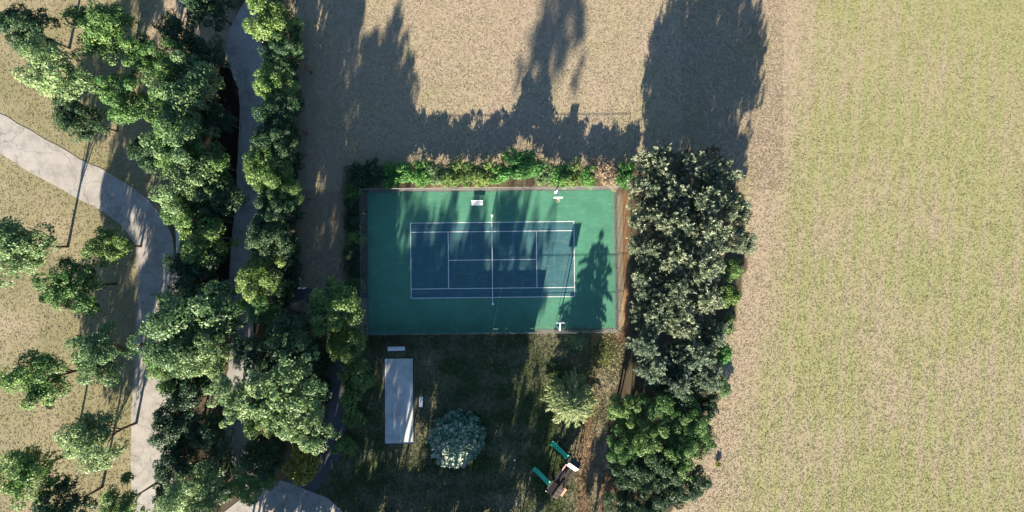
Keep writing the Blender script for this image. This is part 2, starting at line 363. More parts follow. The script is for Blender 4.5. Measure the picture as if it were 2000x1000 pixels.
EDGE = ([-200, 0, 70, 300, 450, 650, 800, 900, 1000, 1200], [1530, 1520, 1512, 1482, 1468, 1436, 1400, 1375, 1340, 1280])
CLUSTER = [(1225, 330), (1270, 300), (1400, 290), (1450, 380), (1462, 480), (1440, 600), (1412, 700), (1370, 800), (1350, 920), (1310, 1010), (1180, 1010), (1185, 800), (1220, 680)]
def ground_mix(px, py):
    n1 = fbm(px / 90, py / 90, 5); n2 = fbm(px / 30, py / 30, 9); ed = np.interp(py, *EDGE)
    g = np.full(px.shape, 0.30)
    north = ((py < 335) | ((px < 722) & (py < 640))) & (px > 560) & (px < ed); g = np.where(north, 0.08 + 0.5 * (n1 - .4) + 0.3 * (fbm(px / 200, py / 120, 41) - .5), g)
    d = px - ed
    east = sstep(20, 110, d); g = np.where(d > 0, 0.05 + east * (0.66 + 1.1 * (n1 - .5) + 0.4 * (n2 - .5)), g)
    g += np.where(d > 0, (0.34 * np.sin((px + 0.06 * py + 7 * n2) / 5.2) * (n1 + .15) + 0.45 * (fbm(px / 16, py / 160, 21) - .5) + 0.5 * (fbm(px / 260, py / 260, 31) - .5) + 0.25 * sstep(300, 0, py) * sstep(1540, 1640, px)) * east, 0)      # old mower stripes
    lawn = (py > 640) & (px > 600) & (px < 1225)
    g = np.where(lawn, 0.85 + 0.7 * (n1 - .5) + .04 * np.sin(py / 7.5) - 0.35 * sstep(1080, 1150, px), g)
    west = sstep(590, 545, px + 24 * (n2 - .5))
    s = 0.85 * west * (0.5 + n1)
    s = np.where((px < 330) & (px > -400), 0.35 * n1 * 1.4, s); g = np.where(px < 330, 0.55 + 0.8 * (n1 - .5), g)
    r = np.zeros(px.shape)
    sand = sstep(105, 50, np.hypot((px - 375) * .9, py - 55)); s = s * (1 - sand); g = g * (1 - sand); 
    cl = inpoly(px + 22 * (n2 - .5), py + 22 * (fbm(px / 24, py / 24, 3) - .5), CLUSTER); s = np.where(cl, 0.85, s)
    wx = px + 16 * (n2 - .5); wy = py + 18 * (fbm(px / 20, py / 20, 13) - .5)
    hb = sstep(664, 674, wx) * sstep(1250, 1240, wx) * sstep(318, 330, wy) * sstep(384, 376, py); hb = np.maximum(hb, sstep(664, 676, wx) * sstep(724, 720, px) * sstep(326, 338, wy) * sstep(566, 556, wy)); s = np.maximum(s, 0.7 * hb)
    ru = 0.85 * np.exp(-((px - 1221) / 7) ** 2) * sstep(365, 385, py) * sstep(668, 640, py)
    ru = np.maximum(ru, np.exp(-((py - 368) / 6) ** 2) * sstep(760, 800, px) * sstep(1230, 1200, px) * (0.1 + .5 * n2))
    ru = np.maximum(ru, 0.55 * np.exp(-((py - 662) / 11) ** 2) * sstep(1135, 1155, px) * sstep(1240, 1220, px))
    ru = np.maximum(ru, 0.45 * np.exp(-((px - 1145 - .04 * (860 - py)) / 14) ** 2) * sstep(690, 760, py))
    ru = np.maximum(ru, 0.6 * np.exp(-((px - 1183) / 12) ** 2) * sstep(900, 960, py))
    ru = np.maximum(ru, 0.6 * np.exp(-(((px - 548) / 14) ** 2 + ((py - 925) / 14) ** 2)) + 0.5 * np.exp(-(((px - 605) / 12) ** 2 + ((py - 940) / 18) ** 2)))
    ru = np.maximum(ru, 0.5 * np.exp(-(((px - 425) / 10) ** 2 + ((py - 245) / 22) ** 2)))
    s = s * (1 - 0.8 * np.clip(ru, 0, 1))
    out = np.zeros(px.shape + (4,), np.float32)
    out[..., 0] = np.clip(g, 0, 1); out[..., 1] = np.clip(s, 0, 1); out[..., 2] = np.clip(ru, 0, 1); out[..., 3] = np.where(lawn, 1.0, 0.0)
    return out

def build_ground():
    def axis(a, b, st, far):
        c = list(np.arange(a, b + 1e-6, st)); lo = [a - q for q in (3, 8, 18, 40, 90, 200, far)][::-1]; hi = [b + q for q in (3, 8, 18, 40, 90, 200, far)]
        return np.array(lo + c + hi)
    X = axis(-84, 84, 0.4, 900); Y = axis(-44, 44, 0.4, 900)
    gx, gy = np.meshgrid(X, Y); nx, ny = len(X), len(Y)
    co = np.stack([gx, gy, np.zeros_like(gx)], -1).reshape(-1, 3).astype(np.float32)
    i = np.arange(nx * ny).reshape(ny, nx); q = np.stack([i[:-1, :-1], i[:-1, 1:], i[1:, 1:], i[1:, :-1]], -1).reshape(-1, 4)
    me = bpy.data.meshes.new('ground'); me.vertices.add(len(co)); me.vertices.foreach_set('co', co.ravel())
    me.loops.add(q.size); me.loops.foreach_set('vertex_index', q.ravel().astype(np.int32))
    me.polygons.add(len(q)); me.polygons.foreach_set('loop_start', np.arange(0, q.size, 4, dtype=np.int32)); me.update(calc_edges=True)
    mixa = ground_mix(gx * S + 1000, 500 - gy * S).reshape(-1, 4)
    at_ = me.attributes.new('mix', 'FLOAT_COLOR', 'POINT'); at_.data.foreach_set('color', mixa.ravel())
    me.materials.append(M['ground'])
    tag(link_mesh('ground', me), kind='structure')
build_ground()

# ------------------------------------------------------------------ tennis court
cx, cy = at(*CL); CR = R_(0.6)
court = empty('tennis_court', (cx, cy, 0), CR); tag(court, kind='structure')
XW, XE, YN, YS = -18.05, 17.75, 9.95, -10.1
mb = MB(); mb.box(((XW + XE) / 2, (YN + YS) / 2, 0.0), (XE - XW, YN - YS, 0.09)); mb.build('green_surround', M['green_court'], court)      # top 0.045
A, B = 23.77 / 2, 10.97 / 2
mb = MB(); mb.box((0, 0, 0.0), (2 * A, 2 * B, 0.098)); mb.build('blue_playing_surface', M['blue_court'], court)                              # top 0.049
def cline(x0, y0, x1, y1, wd=0.085, z=0.052, m='white_line'):
    q = MB(); hx = wd / 2 if x0 == x1 else 0; hy = wd / 2 if y0 == y1 else 0
    xa, xb = min(x0, x1) - hx, max(x0, x1) + hx; ya, yb = min(y0, y1) - hy, max(y0, y1) + hy
    q.v = [(xa, ya, z), (xb, ya, z), (xb, yb, z), (xa, yb, z)]; q.f = [(0, 1, 2, 3)]
    q.build('court_line', M[m], court)
w2 = .0425
for s_ in (-1, 1):
    cline(-A, s_ * (B - w2), A, s_ * (B - w2)); cline(s_ * (A - w2), -B + .085, s_ * (A - w2), B - .085)
    cline(-A + .085, s_ * 4.115, A - .085, s_ * 4.115); cline(s_ * 6.40, -4.07, s_ * 6.40, 4.07)
    cline(s_ * 9.00, -4.07, s_ * 9.00, 4.07, .06, .0515, 'blue_line'); cline(s_ * 3.0, -4.07, s_ * 3.0, 4.07, .06, .0515, 'blue_line')
    cline(-A + .085, s_ * 4.62, A - .085, s_ * 4.62, .05, .0515, 'blue_line')
cline(-6.357, 0, 6.357, 0)
for s_ in (-1, 1): cline(s_ * (A - .19), 0, s_ * (A - .085), 0)

# net
net = empty('tennis_net', (cx, cy, 0.045), CR); tag(net, 'tennis net with white band strung across the blue court', 'tennis net')
for s_ in (-1, 1):
    q = MB(); q.tube([(0, s_ * 6.4, 0), (0, s_ * 6.4, 1.09)], 0.055, 12); q.tube([(0, s_ * 6.4, 1.09), (0, s_ * 6.4, 1.13)], [0.075, 0.05], 12); q.box((0, s_ * 6.4, .01), (.3, .3, .02)); p = q.build('post', M['white'], net)
    q = MB(); q.tube([(0, s_ * 6.47, .75), (.12, s_ * 6.47, .75), (.12, s_ * 6.47, .62)], .012, 6); q.build('crank', M['galv'], p)
def nh(y): return 0.914 + (1.07 - 0.914) * (abs(y) / 6.4) ** 1.0
q = MB()
for k in range(-12, 12):
    y0, y1 = k * 6.35 / 12, (k + 1) * 6.35 / 12; q.beam((0, y0, nh(y0) - .03), (0, y1, nh(y1) - .03), .06, .07)
q.build('headband', M['white'], net)
q = MB()
for k in range(int(12.6 / .12)):
    y = -6.3 + k * .12; q.beam((0, y, .02), (0, y, nh(y) - .05), .006, .006, (1, 0, 0))
for k in range(9):
    z = .05 + k * .1
    q.beam((0, -6.3, z), (0, 0, z * .95), .006, .006); q.beam((0, 0, z * .95), (0, 6.3, z), .006, .006)
tag(q.build('netting', M['net'], net), kind='stuff')
q = MB(); q.beam((0, 0, .0), (0, 0, .92), .05, .012, (1, 0, 0)); q.build('centre_strap', M['white'], net)

# fence
FH = 3.05
FX0, FX1, FY0, FY1 = -18.15, 17.85, -10.2, 10.05
fence = empty('chain_link_fence', (cx, cy, 0), CR); tag(fence, 'tall chain link fence enclosing the tennis court', 'fence')
q = MB()
q.box(((FX0 + FX1) / 2, FY1 + .02, .0), (FX1 - FX0 + .5, .2, .10)); q.box(((FX0 + FX1) / 2, FY0 - .02, 0), (FX1 - FX0 + .5, .2, .10))
q.box((FX1 + .04, (FY0 + FY1) / 2, 0), (.42, FY1 - FY0 - .18, .102)); q.box((FX0 - .02, (FY0 + FY1) / 2, 0), (.2, FY1 - FY0 - .18, .102))
q.build('concrete_footing', M['footing'], fence)
post_me = MB().tube([(0, 0, 0), (0, 0, FH)], .03, 8).tube([(0, 0, FH), (0, 0, FH + .05)], [.045, .02], 8).mesh('post', M['fence_steel'])
GATE_S = (5.05, 6.35); GATE_W = (-5.55, -4.35)
def side(p0, p1, n, skip=None):
    (x0, y0), (x1, y1) = p0, p1; Ln = math.hypot(x1 - x0, y1 - y0)
    for k in range(n):
        t = k / n; link_mesh('post', post_me, fence, (x0 + (x1 - x0) * t, y0 + (y1 - y0) * t, 0))
    for z in (FH - .02, FH * .5):
        MB().tube([(x0, y0, z), (x1, y1, z)], .024 if z > 2 else .018, 6).build('rail', M['fence_steel'], fence)
    ux, uy = (x1 - x0) / Ln, (y1 - y0) / Ln; g = MB(); pit = .16; h = FH - .08
    k = -h
    while k < Ln:
        for sg in (1, -1):
            a0, a1 = (k, k + h) if sg > 0 else (k + h, k); z0, z1 = .06, .06 + h
            # clip to the side
            def cl(a, z, b, zz):
                if a < 0: t = (0 - a) / (b - a); a, z = 0, z + (zz - z) * t
                if a > Ln: t = (Ln - a) / (b - a); a, z = Ln, z + (zz - z) * t
                return a, z
            if max(a0, a1) <= 0.02 or min(a0, a1) >= Ln - .02: continue
            b0 = cl(a0, z0, a1, z1); b1 = cl(a1, z1, a0, z0)
            g.tube([(x0 + ux * b0[0], y0 + uy * b0[0], b0[1]), (x0 + ux * b1[0], y0 + uy * b1[0], b1[1])], .0032, 3, False)
        k += pit
    tag(g.build('wire_mesh', M['wire'], fence), kind='stuff')
side((FX0, FY1), (FX1, FY1), 12); side((FX1, FY1), (FX1, FY0), 7); side((FX1, FY0), (FX0, FY0), 12); side((FX0, FY0), (FX0, FY1), 7)
# teal windscreen laced to the south side, in lengths between the posts
SX = [FX0 + .05 + k * 3.0 for k in range(8)] + [6.0]
for k in range(8):
    a, b = SX[k] + .03, SX[k + 1] - .03
    if k == 7: b = 5.95
    v = []; f = []; nx = 14; nz = 5; rr = random.Random(k)
    for j in range(nz + 1):
        for i in range(nx + 1):
            x = a + (b - a) * i / nx; z = .12 + 2.33 * j / nz
            v.append((x, FY0 + .045 + .018 * math.sin(i * 1.3 + k) * math.sin(j * 1.1 + .5), z - (.02 * math.sin(i * math.pi / nx * 3) if j in (0, nz) else 0)))
    for j in range(nz):
        for i in range(nx): f.append((j * (nx + 1) + i, j * (nx + 1) + i + 1, (j + 1) * (nx + 1) + i + 1, (j + 1) * (nx + 1) + i))
    me = bpy.data.meshes.new('windscreen'); me.from_pydata(v, [], f); me.materials.append(M['screen']); me.update()
    o = link_mesh('windscreen', me, fence); so = o.modifiers.new('thick', 'SOLIDIFY'); so.thickness = .006
def gate(x0, x1, y, horizontal, name='gate'):
    q = MB(); z0, z1 = .08, 2.35
    def P(t, z): return (x0 + (x1 - x0) * t, y, z) if horizontal else (y, x0 + (x1 - x0) * t, z)
    q.tube([P(0, z0), P(0, z1)], .026, 8); q.tube([P(1, z0), P(1, z1)], .026, 8)
    for z in (z0, 1.2, z1): q.tube([P(0, z), P(1, z)], .022, 8)
    g = q.build(name, M['screen'], fence)
    q = MB(); c = P(.92, 1.05); q.box((c[0], c[1], c[2]), (.14, .14, .10)); q.build('latch', M['galv'], g)
gate(3.95, 5.95, FY0 - .09, True); gate(-5.55, -4.35, FX0 - .09, False)

# basketball hoops
def hoop(name, lx, ly, face, label):
    """face = +1 looks north (+y), -1 looks south"""
    r = empty(name, (0, 0, 0)); p = Matrix.Rotation(CR, 3, 'Z') @ Vector((lx, ly, 0)); r.location = (cx + p.x, cy + p.y, .045)
    r.rotation_euler = (0, 0, CR + (0 if face > 0 else math.pi)); tag(r, label, 'basketball hoop', 'hoops beside the court')
    MB().tube([(0, 0, 0), (0, 0, 2.6), (0, .12, 3.0), (0, .35, 3.3)], [.075, .07, .065, .06], 12).box((0, 0, .012), (.34, .34, .02)).build('pole', M['white'], r)
    MB().beam((0, .05, 2.75), (0, 1.15, 3.12), .07, .09).beam((0, .3, 3.28), (0, 1.15, 3.5), .06, .08).build('arm', M['white'], r)
    bb = MB().box((0, 1.2, 3.37), (1.18, .05, .95)).build('backboard', M['white'], r, bevel=.01)
    q = MB()
    for a in ((-.3, 3.05, .3, 3.05), (-.3, 3.48, .3, 3.48)): q.box(((a[0] + a[2]) / 2, 1.228, a[1]), (.6, .006, .045))
    for sx in (-.29, .29): q.box((sx, 1.228, 3.265), (.045, .006, .385))
    q.build('target_square', M['orange'], bb)
    q = MB(); n = 20
    pts = [(.225 * math.cos(2 * math.pi * k / n), 1.56 + .225 * math.sin(2 * math.pi * k / n), 3.05) for k in range(n + 1)]
    q.tube(pts, .011, 6); q.box((0, 1.28, 3.05), (.12, .14, .05)); rim = q.build('rim', M['orange'], r)
    q = MB()
    for k in range(12):
        t = 2 * math.pi * k / 12
        for dt in (.26, -.26):
            q.beam((.22 * math.cos(t), 1.56 + .22 * math.sin(t), 3.04), (.13 * math.cos(t + dt), 1.56 + .13 * math.sin(t + dt), 2.62), .008, .008)
    q.build('hoop_net', M['white'], rim)
_hx = (1088 - CL[0]) / S * .97
hoop('basketball_hoop', _hx + .3, FY0 + .3, 1, 'white basketball hoop beside the teal windscreen')
hoop('basketball_hoop', _hx + .2, FY1 - .35, -1, 'white basketball hoop beside the flowering hedge')

# benches
def bench(name, px, py, rz, Ln, label, mats, back=True, group=None):
    X, Y = at(px, py, .45); r = empty(name, (X, Y, 0), rz); tag(r, label, 'bench', group)
    z0 = .0
    for i in range(3): MB().box((0, -.22 + i * .17, .44), (Ln, .15, .035)).build('seat_slat', mats[0], r, bevel=.008)
    if back:
        for i in range(2): MB().box((0, .30 + i * .05, .62 + i * .17), (Ln, .03, .14), M=Matrix.Rotation(R_(-14), 4, 'X')).build('back_slat', mats[0], r, bevel=.006)
    for s_ in (-1, 1):
        x = s_ * (Ln / 2 - .22)
        MB().beam((x, -.26, z0), (x, -.26, .42), .05, .05, (1, 0, 0)).build('leg', mats[1], r)
        MB().beam((x, .18, z0), (x, .18, .42), .05, .05, (1, 0, 0)).build('leg', mats[1], r)
        q = MB().box((x, -.04, .40), (.05, .50, .04))
        if back: q.beam((x, .17, .40), (x, .345, .88), .04, .04, (1, 0, 0))
        q.build('frame', mats[1], r)
    return r
b1 = bench('bench', 932, 397, CR, 1.62, 'white slatted bench on the green court behind the blue playing area', (M['alu'], M['galv'])); b1.location.z = .045
bench('bench', 774, 681, R_(1.5), 2.5, 'long pale bench on the lawn at the end of the concrete pad', (M['alu'], M['galv']))
bench('backless_bench', 821.5, 785, R_(88), 1.5, 'short white backless bench on the lawn along the concrete pad', (M['white'], M['galv']), back=False)

# concrete pad
pad = empty('concrete_pad', (*at(779.5, 783), 0), R_(0.2)); tag(pad, kind='structure')
pw, pl = 55 / S, 166 / S
mb = MB()
MB().box((0, 0, .0), (pw, pl, .12)).build('slab', M['concrete'], pad)
for s_ in (-1, 1):
    MB().box((s_ * (pw / 2 + .06), 0, .03), (.10, pl + .22, .18)).build('timber_edging', M['wood_dark'], pad)
    MB().box((0, s_ * (pl / 2 + .06), .031), (pw + .02, .10, .178)).build('timber_edging', M['wood_dark'], pad)

# play set -----------------------------------------------------------------------
def playset():
    r = empty('play_set', (6.62, -30.5, 0), R_(-35)); tag(r, 'timber play set with two green slides and a cream canvas roof', 'play set')
    wd, wg, wp = M['wood_dark'], M['wood_grey'], M['wood_pale']
    def tower(y, half, x0, x1, deck, top, nm):
        for x in (x0, x1):
            for yy in (y - half, y + half): MB().beam((x, yy, 0), (x, yy, top), .11, .11, (1, 0, 0)).build('post', wd, r, bevel=.01)
        n = 8
        for k in range(n):
            yy = y - half + (k + .5) * 2 * half / n; MB().box(((x0 + x1) / 2, yy, deck), (x1 - x0, 2 * half / n - .02, .04)).build('deck_plank', wg, r)
        for x in (x0, x1): MB().box((x, y, deck - .08), (.05, 2 * half + .1, .12)).build('beam', wd, r)
        for x in (x1,):
            for z in (deck + .35, deck + .75): MB().box((x + .07, y, z), (.035, 2 * half, .12)).build('railing', wd, r)
    tower(2.35, .62, .05, 1.45, 1.45, 2.75, 'a'); tower(-2.2, .85, .05, 1.75, 1.35, 2.15, 'b')
    # gable canvas roof on the north tower, ridge across; north pitch coloured dark for its shade
    for s_ in (-1, 1):
        q = MB(); nx = 8
        for i in range(nx + 1):
            x = -.02 + 1.55 * i / nx; sag = .05 * math.sin(math.pi * i / nx)
            q.v += [(x, 2.35, 3.15 - sag), (x, 2.35 + s_ * .34, 2.93 - sag * 1.6), (x, 2.35 + s_ * .68, 2.68 - sag)]
        for i in range(nx):
            for k in range(2): q.f.append((3 * i + k, 3 * i + 3 + k, 3 * i + 4 + k, 3 * i + 1 + k))
        o = q.build('canvas_roof', M['tarp'] if s_ < 0 else M['roof_shade'], r); so = o.modifiers.new('t', 'SOLIDIFY'); so.thickness = .012
    MB().beam((-.15, 2.35, 3.10), (1.5, 2.35, 3.10), .09, .09).build('ridge_beam', wd, r)
    for x in (.05, 1.45): MB().beam((x, 2.35, 2.6), (x, 2.35, 3.1), .09, .09, (1, 0, 0)).build('post', wd, r)
    # bridge between the towers, plank by plank, rope rails as beams
    for k in range(14):
        t = (k + .5) / 14; y = -1.35 + t * 2.95; z = 1.35 + .1 * t - .12 * math.sin(math.pi * t); MB().box((.92, y, z), (1.7, .18, .04)).build('bridge_plank', wd, r)
    for x, m in ((.12, wp), (.9, wd), (1.72, wd)):  # slide-side rail in pale timber: its sunlit tone put into the colour
        MB().beam((x, -1.35, 2.0), (x, 1.6, 2.1), .16, .07).build('handrail', m, r)
        for k in range(6):
            y = -1.1 + k * .5; MB().beam((x, y, 1.3), (x, y, 2.02), .05, .05, (1, 0, 0)).build('baluster', wd, r)
    # south tower roof of dark boards in two pitches, pale platform beside it
    for k in range(9):
        y = -3.0 + k * .2
        MB().beam((.9, y, 2.62), (-.05, y, 2.25), .185, .03).build('roof_board', wd, r); MB().beam((.92, y, 2.62), (1.85, y, 2.25), .185, .03).build('roof_board', wd if k % 3 else wg, r)
    MB().beam((.9, -3.2, 2.66), (.9, -1.3, 2.66), .1, .05).build('ridge_beam', wd, r)
    for yy in (-3.02, -1.38): MB().beam((.9, yy, 1.4), (.9, yy, 2.6), .1, .1, (1, 0, 0)).build('post', wd, r)
    for k in range(4): MB().box((2.02 + k * .17, -2.2, 1.2), (.155, 1.25, .04)).build('platform_plank', wp, r)
    for x in (2.0, 2.7):
        for y in (-2.8, -1.6): MB().beam((x, y, 0), (x, y, 1.18), .09, .09, (1, 0, 0)).build('post', wd, r)
    MB().beam((-.1, -3.2, 1.9), (1.85, -3.2, 1.9), .07, .14).build('lit_end_beam', M['tarp'], r)  # end beam in canvas cream: the sun on it put into its colour
    # ladder on the far side of the north tower
    for y in (2.05, 2.65): MB().beam((2.35, y, 0), (1.72, y, 1.5), .08, .06).build('ladder_rail', wd, r)
    for k in range(5): t = (k + .6) / 5.4; MB().box((2.35 - .63 * t, 2.35, 1.5 * t), (.09, .6, .04)).build('rung', wp, r)
    # slides: chute with raised sides, run-out at the foot
    for y, hgt in ((2.35, 1.47), (-2.2, 1.37)):
        prof = [(-.02, hgt), (-.35, hgt - .03), (-.75, hgt - .32), (-1.4, hgt * .44), (-1.95, hgt * .2), (-2.35, .17), (-2.75, .13)]
        prof = spline(prof, 3)
        sec = [(-.33, .15), (-.28, .15), (-.25, .03), (-.15, 0), (.15, 0), (.25, .03), (.28, .15), (.33, .15), (.33, .10), (.28, -.04), (-.28, -.04), (-.33, .10)]
        q = MB(); n = len(sec)
        for (x, z) in prof:
            for (a, c) in sec: q.v.append((x, y + a, z + c))
        for i in range(len(prof) - 1):
            for k in range(n): q.f.append((i * n + k, i * n + (k + 1) % n, (i + 1) * n + (k + 1) % n, (i + 1) * n + k))
        q.f.append(tuple(range(n))); q.f.append(tuple((len(prof) - 1) * n + k for k in reversed(range(n))))
        q.build('slide', M['slide'], r, smooth=False)
        MB().beam((-2.5, y, 0), (-2.5, y, .12), .3, .06, (1, 0, 0)).build('slide_foot', M['galv'], r)
playset()

# small things
def ball(px, py, rad, label):
    q = MB(); n, mm = 14, 8
    for j in range(mm + 1):
        t = math.pi * j / mm
        for i in range(n): q.v.append((rad * math.sin(t) * math.cos(2 * math.pi * i / n), rad * math.sin(t) * math.sin(2 * math.pi * i / n), -rad * math.cos(t)))
    for j in range(mm):
        for i in range(n): q.f.append((j * n + i, j * n + (i + 1) % n, (j + 1) * n + (i + 1) % n, (j + 1) * n + i))
    X, Y = at(px, py); tag(q.build('ball', M['white'], None, (X, Y, rad), smooth=True), label, 'ball')
ball(1005, 898, .14, 'white ball lying on the shaded lawn near the play set')
for px, lb in ((585, 'short white bollard beside the footpath, nearer the main path'), (594, 'short white bollard beside the footpath, nearer the court gate')):
    X, Y = at(px, 563, .4); r = empty('bollard', (X, Y, 0)); tag(r, lb, 'bollard', 'white bollards by the footpath')
    MB().tube([(0, 0, 0), (0, 0, .7)], .09, 12).build('post', M['white'], r); MB().tube([(0, 0, .7), (0, 0, .76), (0, 0, .82)], [.13, .13, .05], 12).build('cap', M['white'], r)

# ------------------------------------------------------------------ vegetation
def norm(a): return a / np.maximum(np.linalg.norm(a, axis=-1, keepdims=True), 1e-9)
def leaf_mesh(name, P, D, Nn, Ln, Wd, tint, mat, fold=.18):
    n = len(P); D = norm(D); Sd = norm(np.cross(D, Nn)); U = norm(np.cross(Sd, D)); Ln = Ln[:, None]; Wd = Wd[:, None]
    v = np.empty((n, 4, 3), np.float32)
    v[:, 0] = P - D * Ln * .5; v[:, 2] = P + D * Ln * .5 - U * Ln * .12
    v[:, 1] = P + D * Ln * .02 + Sd * Wd * .5 + U * Wd * fold; v[:, 3] = P + D * Ln * .02 - Sd * Wd * .5 + U * Wd * fold
    b = (np.arange(n) * 4)[:, None]; t = np.concatenate([b + [0, 1, 2], b + [0, 2, 3]], 1).reshape(-1, 3)
    me = bpy.data.meshes.new(name); me.vertices.add(n * 4); me.vertices.foreach_set('co', v.ravel())
    me.loops.add(t.size); me.loops.foreach_set('vertex_index', t.ravel().astype(np.int32))
    me.polygons.add(len(t)); me.polygons.foreach_set('loop_start', np.arange(0, t.size, 3, dtype=np.int32)); me.update(calc_edges=True)
    a = me.attributes.new('tint', 'FLOAT', 'POINT'); a.data.foreach_set('value', np.repeat(np.clip(tint, 0, 1), 4).astype(np.float32))
    me.materials.append(mat); return me

def sphere_dirs(rng, n, zmin=-1.0):
    z = rng.uniform(zmin, 1, n); a = rng.uniform(0, 2 * np.pi, n); r = np.sqrt(1 - z * z)
    return np.stack([r * np.cos(a), r * np.sin(a), z], -1)

def broad_crown(name, seed, mat, ncl=50, nlf=215, leaf=.060, crad=(.17, .30), vz=.85, lobes=.22, up=.5):
    """leaf clumps set over an uneven dome, unit radius, centre at the origin"""
    rng = np.random.default_rng(seed)
    d = sphere_dirs(rng, ncl, -.45); ph = rng.uniform(0, 6.28, 6)
    az = np.arctan2(d[:, 1], d[:, 0]); lob = 1 + lobes * (np.sin(2 * az + ph[0]) * .5 + np.sin(3 * az + ph[1]) * .6 + np.sin(5 * az + ph[2]) * .45)
    rad = rng.uniform(.5, .86, ncl) * lob; rad[:ncl // 6] *= .45
    C = d * rad[:, None]; C[:, 2] *= vz; cr = rng.uniform(*crad, ncl); ctint = rng.uniform(-.16, .16, ncl)
    idx = np.repeat(np.arange(ncl), nlf); k = len(idx)
    o = sphere_dirs(rng, k, -.7); rr = cr[idx] * rng.uniform(.45, 1.05, k) ** .6
    # small twigs: bunch leaves round sub-centres so the clump edge is ragged
    sub = norm(o + .0); q = rng.integers(0, 9, k); sd = sphere_dirs(rng, ncl * 9, -.6)[idx * 9 + q]; o = norm(o * .75 + sd)
    P = C[idx] + o * rr[:, None] * np.array([1, 1, .8])
    Nn = norm(o + rng.normal(0, .55, (k, 3)) + np.array([0, 0, up])); D = norm(np.cross(Nn, rng.normal(0, 1, (k, 3))))
    ln = leaf * rng.uniform(.65, 1.35, k); t = .42 + ctint[idx] + rng.normal(0, .2, k)
    return leaf_mesh(name, P, D, Nn, ln, ln * rng.uniform(.5, .8, k), t, mat)

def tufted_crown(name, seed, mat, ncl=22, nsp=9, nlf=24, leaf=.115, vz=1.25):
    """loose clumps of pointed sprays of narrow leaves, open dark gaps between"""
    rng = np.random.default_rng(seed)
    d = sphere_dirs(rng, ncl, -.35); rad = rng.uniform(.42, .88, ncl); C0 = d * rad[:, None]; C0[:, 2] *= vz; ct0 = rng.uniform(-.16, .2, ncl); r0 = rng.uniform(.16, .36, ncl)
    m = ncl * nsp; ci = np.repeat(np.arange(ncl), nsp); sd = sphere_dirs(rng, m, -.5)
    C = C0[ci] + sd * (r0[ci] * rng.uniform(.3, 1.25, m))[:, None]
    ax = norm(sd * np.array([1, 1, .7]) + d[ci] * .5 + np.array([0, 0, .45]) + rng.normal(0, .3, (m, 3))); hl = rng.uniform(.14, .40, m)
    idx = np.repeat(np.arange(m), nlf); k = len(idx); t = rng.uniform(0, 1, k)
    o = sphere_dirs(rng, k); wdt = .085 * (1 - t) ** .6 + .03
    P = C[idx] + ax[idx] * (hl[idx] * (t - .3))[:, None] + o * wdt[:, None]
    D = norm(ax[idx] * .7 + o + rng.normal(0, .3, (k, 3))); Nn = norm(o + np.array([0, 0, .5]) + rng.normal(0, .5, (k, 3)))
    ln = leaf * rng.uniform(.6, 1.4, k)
    return leaf_mesh(name, P, D, Nn, ln, ln * rng.uniform(.32, .55, k), .10 + .62 * t + ct0[ci][idx] + rng.normal(0, .16, k), mat)  # inner leaves dark, tips pale: light on the sprays put into the tint

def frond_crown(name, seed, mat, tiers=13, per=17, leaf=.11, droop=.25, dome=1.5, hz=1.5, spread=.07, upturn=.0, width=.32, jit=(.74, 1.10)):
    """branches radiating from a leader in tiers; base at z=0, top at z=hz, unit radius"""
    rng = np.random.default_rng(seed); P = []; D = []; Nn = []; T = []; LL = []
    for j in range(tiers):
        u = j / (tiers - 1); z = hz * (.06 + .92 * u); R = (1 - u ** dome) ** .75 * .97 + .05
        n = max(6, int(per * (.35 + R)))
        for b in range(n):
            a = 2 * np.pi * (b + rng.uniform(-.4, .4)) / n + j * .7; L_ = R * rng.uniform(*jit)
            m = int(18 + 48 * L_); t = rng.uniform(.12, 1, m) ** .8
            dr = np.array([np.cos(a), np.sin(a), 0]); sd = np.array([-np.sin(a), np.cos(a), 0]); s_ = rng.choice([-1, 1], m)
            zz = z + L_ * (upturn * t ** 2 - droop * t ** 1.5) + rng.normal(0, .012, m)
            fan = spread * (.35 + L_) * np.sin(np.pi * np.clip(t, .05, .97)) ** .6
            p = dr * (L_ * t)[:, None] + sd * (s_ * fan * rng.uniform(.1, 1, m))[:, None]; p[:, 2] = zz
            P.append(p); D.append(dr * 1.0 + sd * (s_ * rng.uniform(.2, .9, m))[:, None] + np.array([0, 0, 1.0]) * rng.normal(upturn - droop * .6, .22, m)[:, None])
            Nn.append(np.array([0, 0, 1.0]) + rng.normal(0, .35, (m, 3))); T.append(.12 + .42 * t ** 2 + .34 * u + rng.normal(0, .12, m)); LL.append(leaf * rng.uniform(.7, 1.3, m))  # paler outward and upward: sunlit tops and fringes put into the tint
    P = np.concatenate(P); ln = np.concatenate(LL)
    return leaf_mesh(name, P, np.concatenate(D), norm(np.concatenate(Nn)), ln, ln * width, np.concatenate(T), mat, .1)

def trunk_mesh(name, seed, mat, limbs=7, spread=.6):
    rng = random.Random(seed); q = MB()
    q.tube([(0, 0, -.02), (rng.uniform(-.02, .02), rng.uniform(-.02, .02), .25), (rng.uniform(-.05, .05), rng.uniform(-.05, .05), .55), (rng.uniform(-.08, .08), rng.uniform(-.08, .08), .92)], [.070, .050, .036, .012], 8)
    for i in range(limbs):
        a = 2 * math.pi * i / limbs + rng.uniform(-.4, .4); z = rng.uniform(.30, .6); e = rng.uniform(.6, 1) * spread
        q.tube([(0, 0, z), (math.cos(a) * e * .45, math.sin(a) * e * .45, z + .16), (math.cos(a + .2) * e, math.sin(a + .2) * e, z + .30)], [.026, .018, .006], 6)
    return q.mesh(name, mat, True)

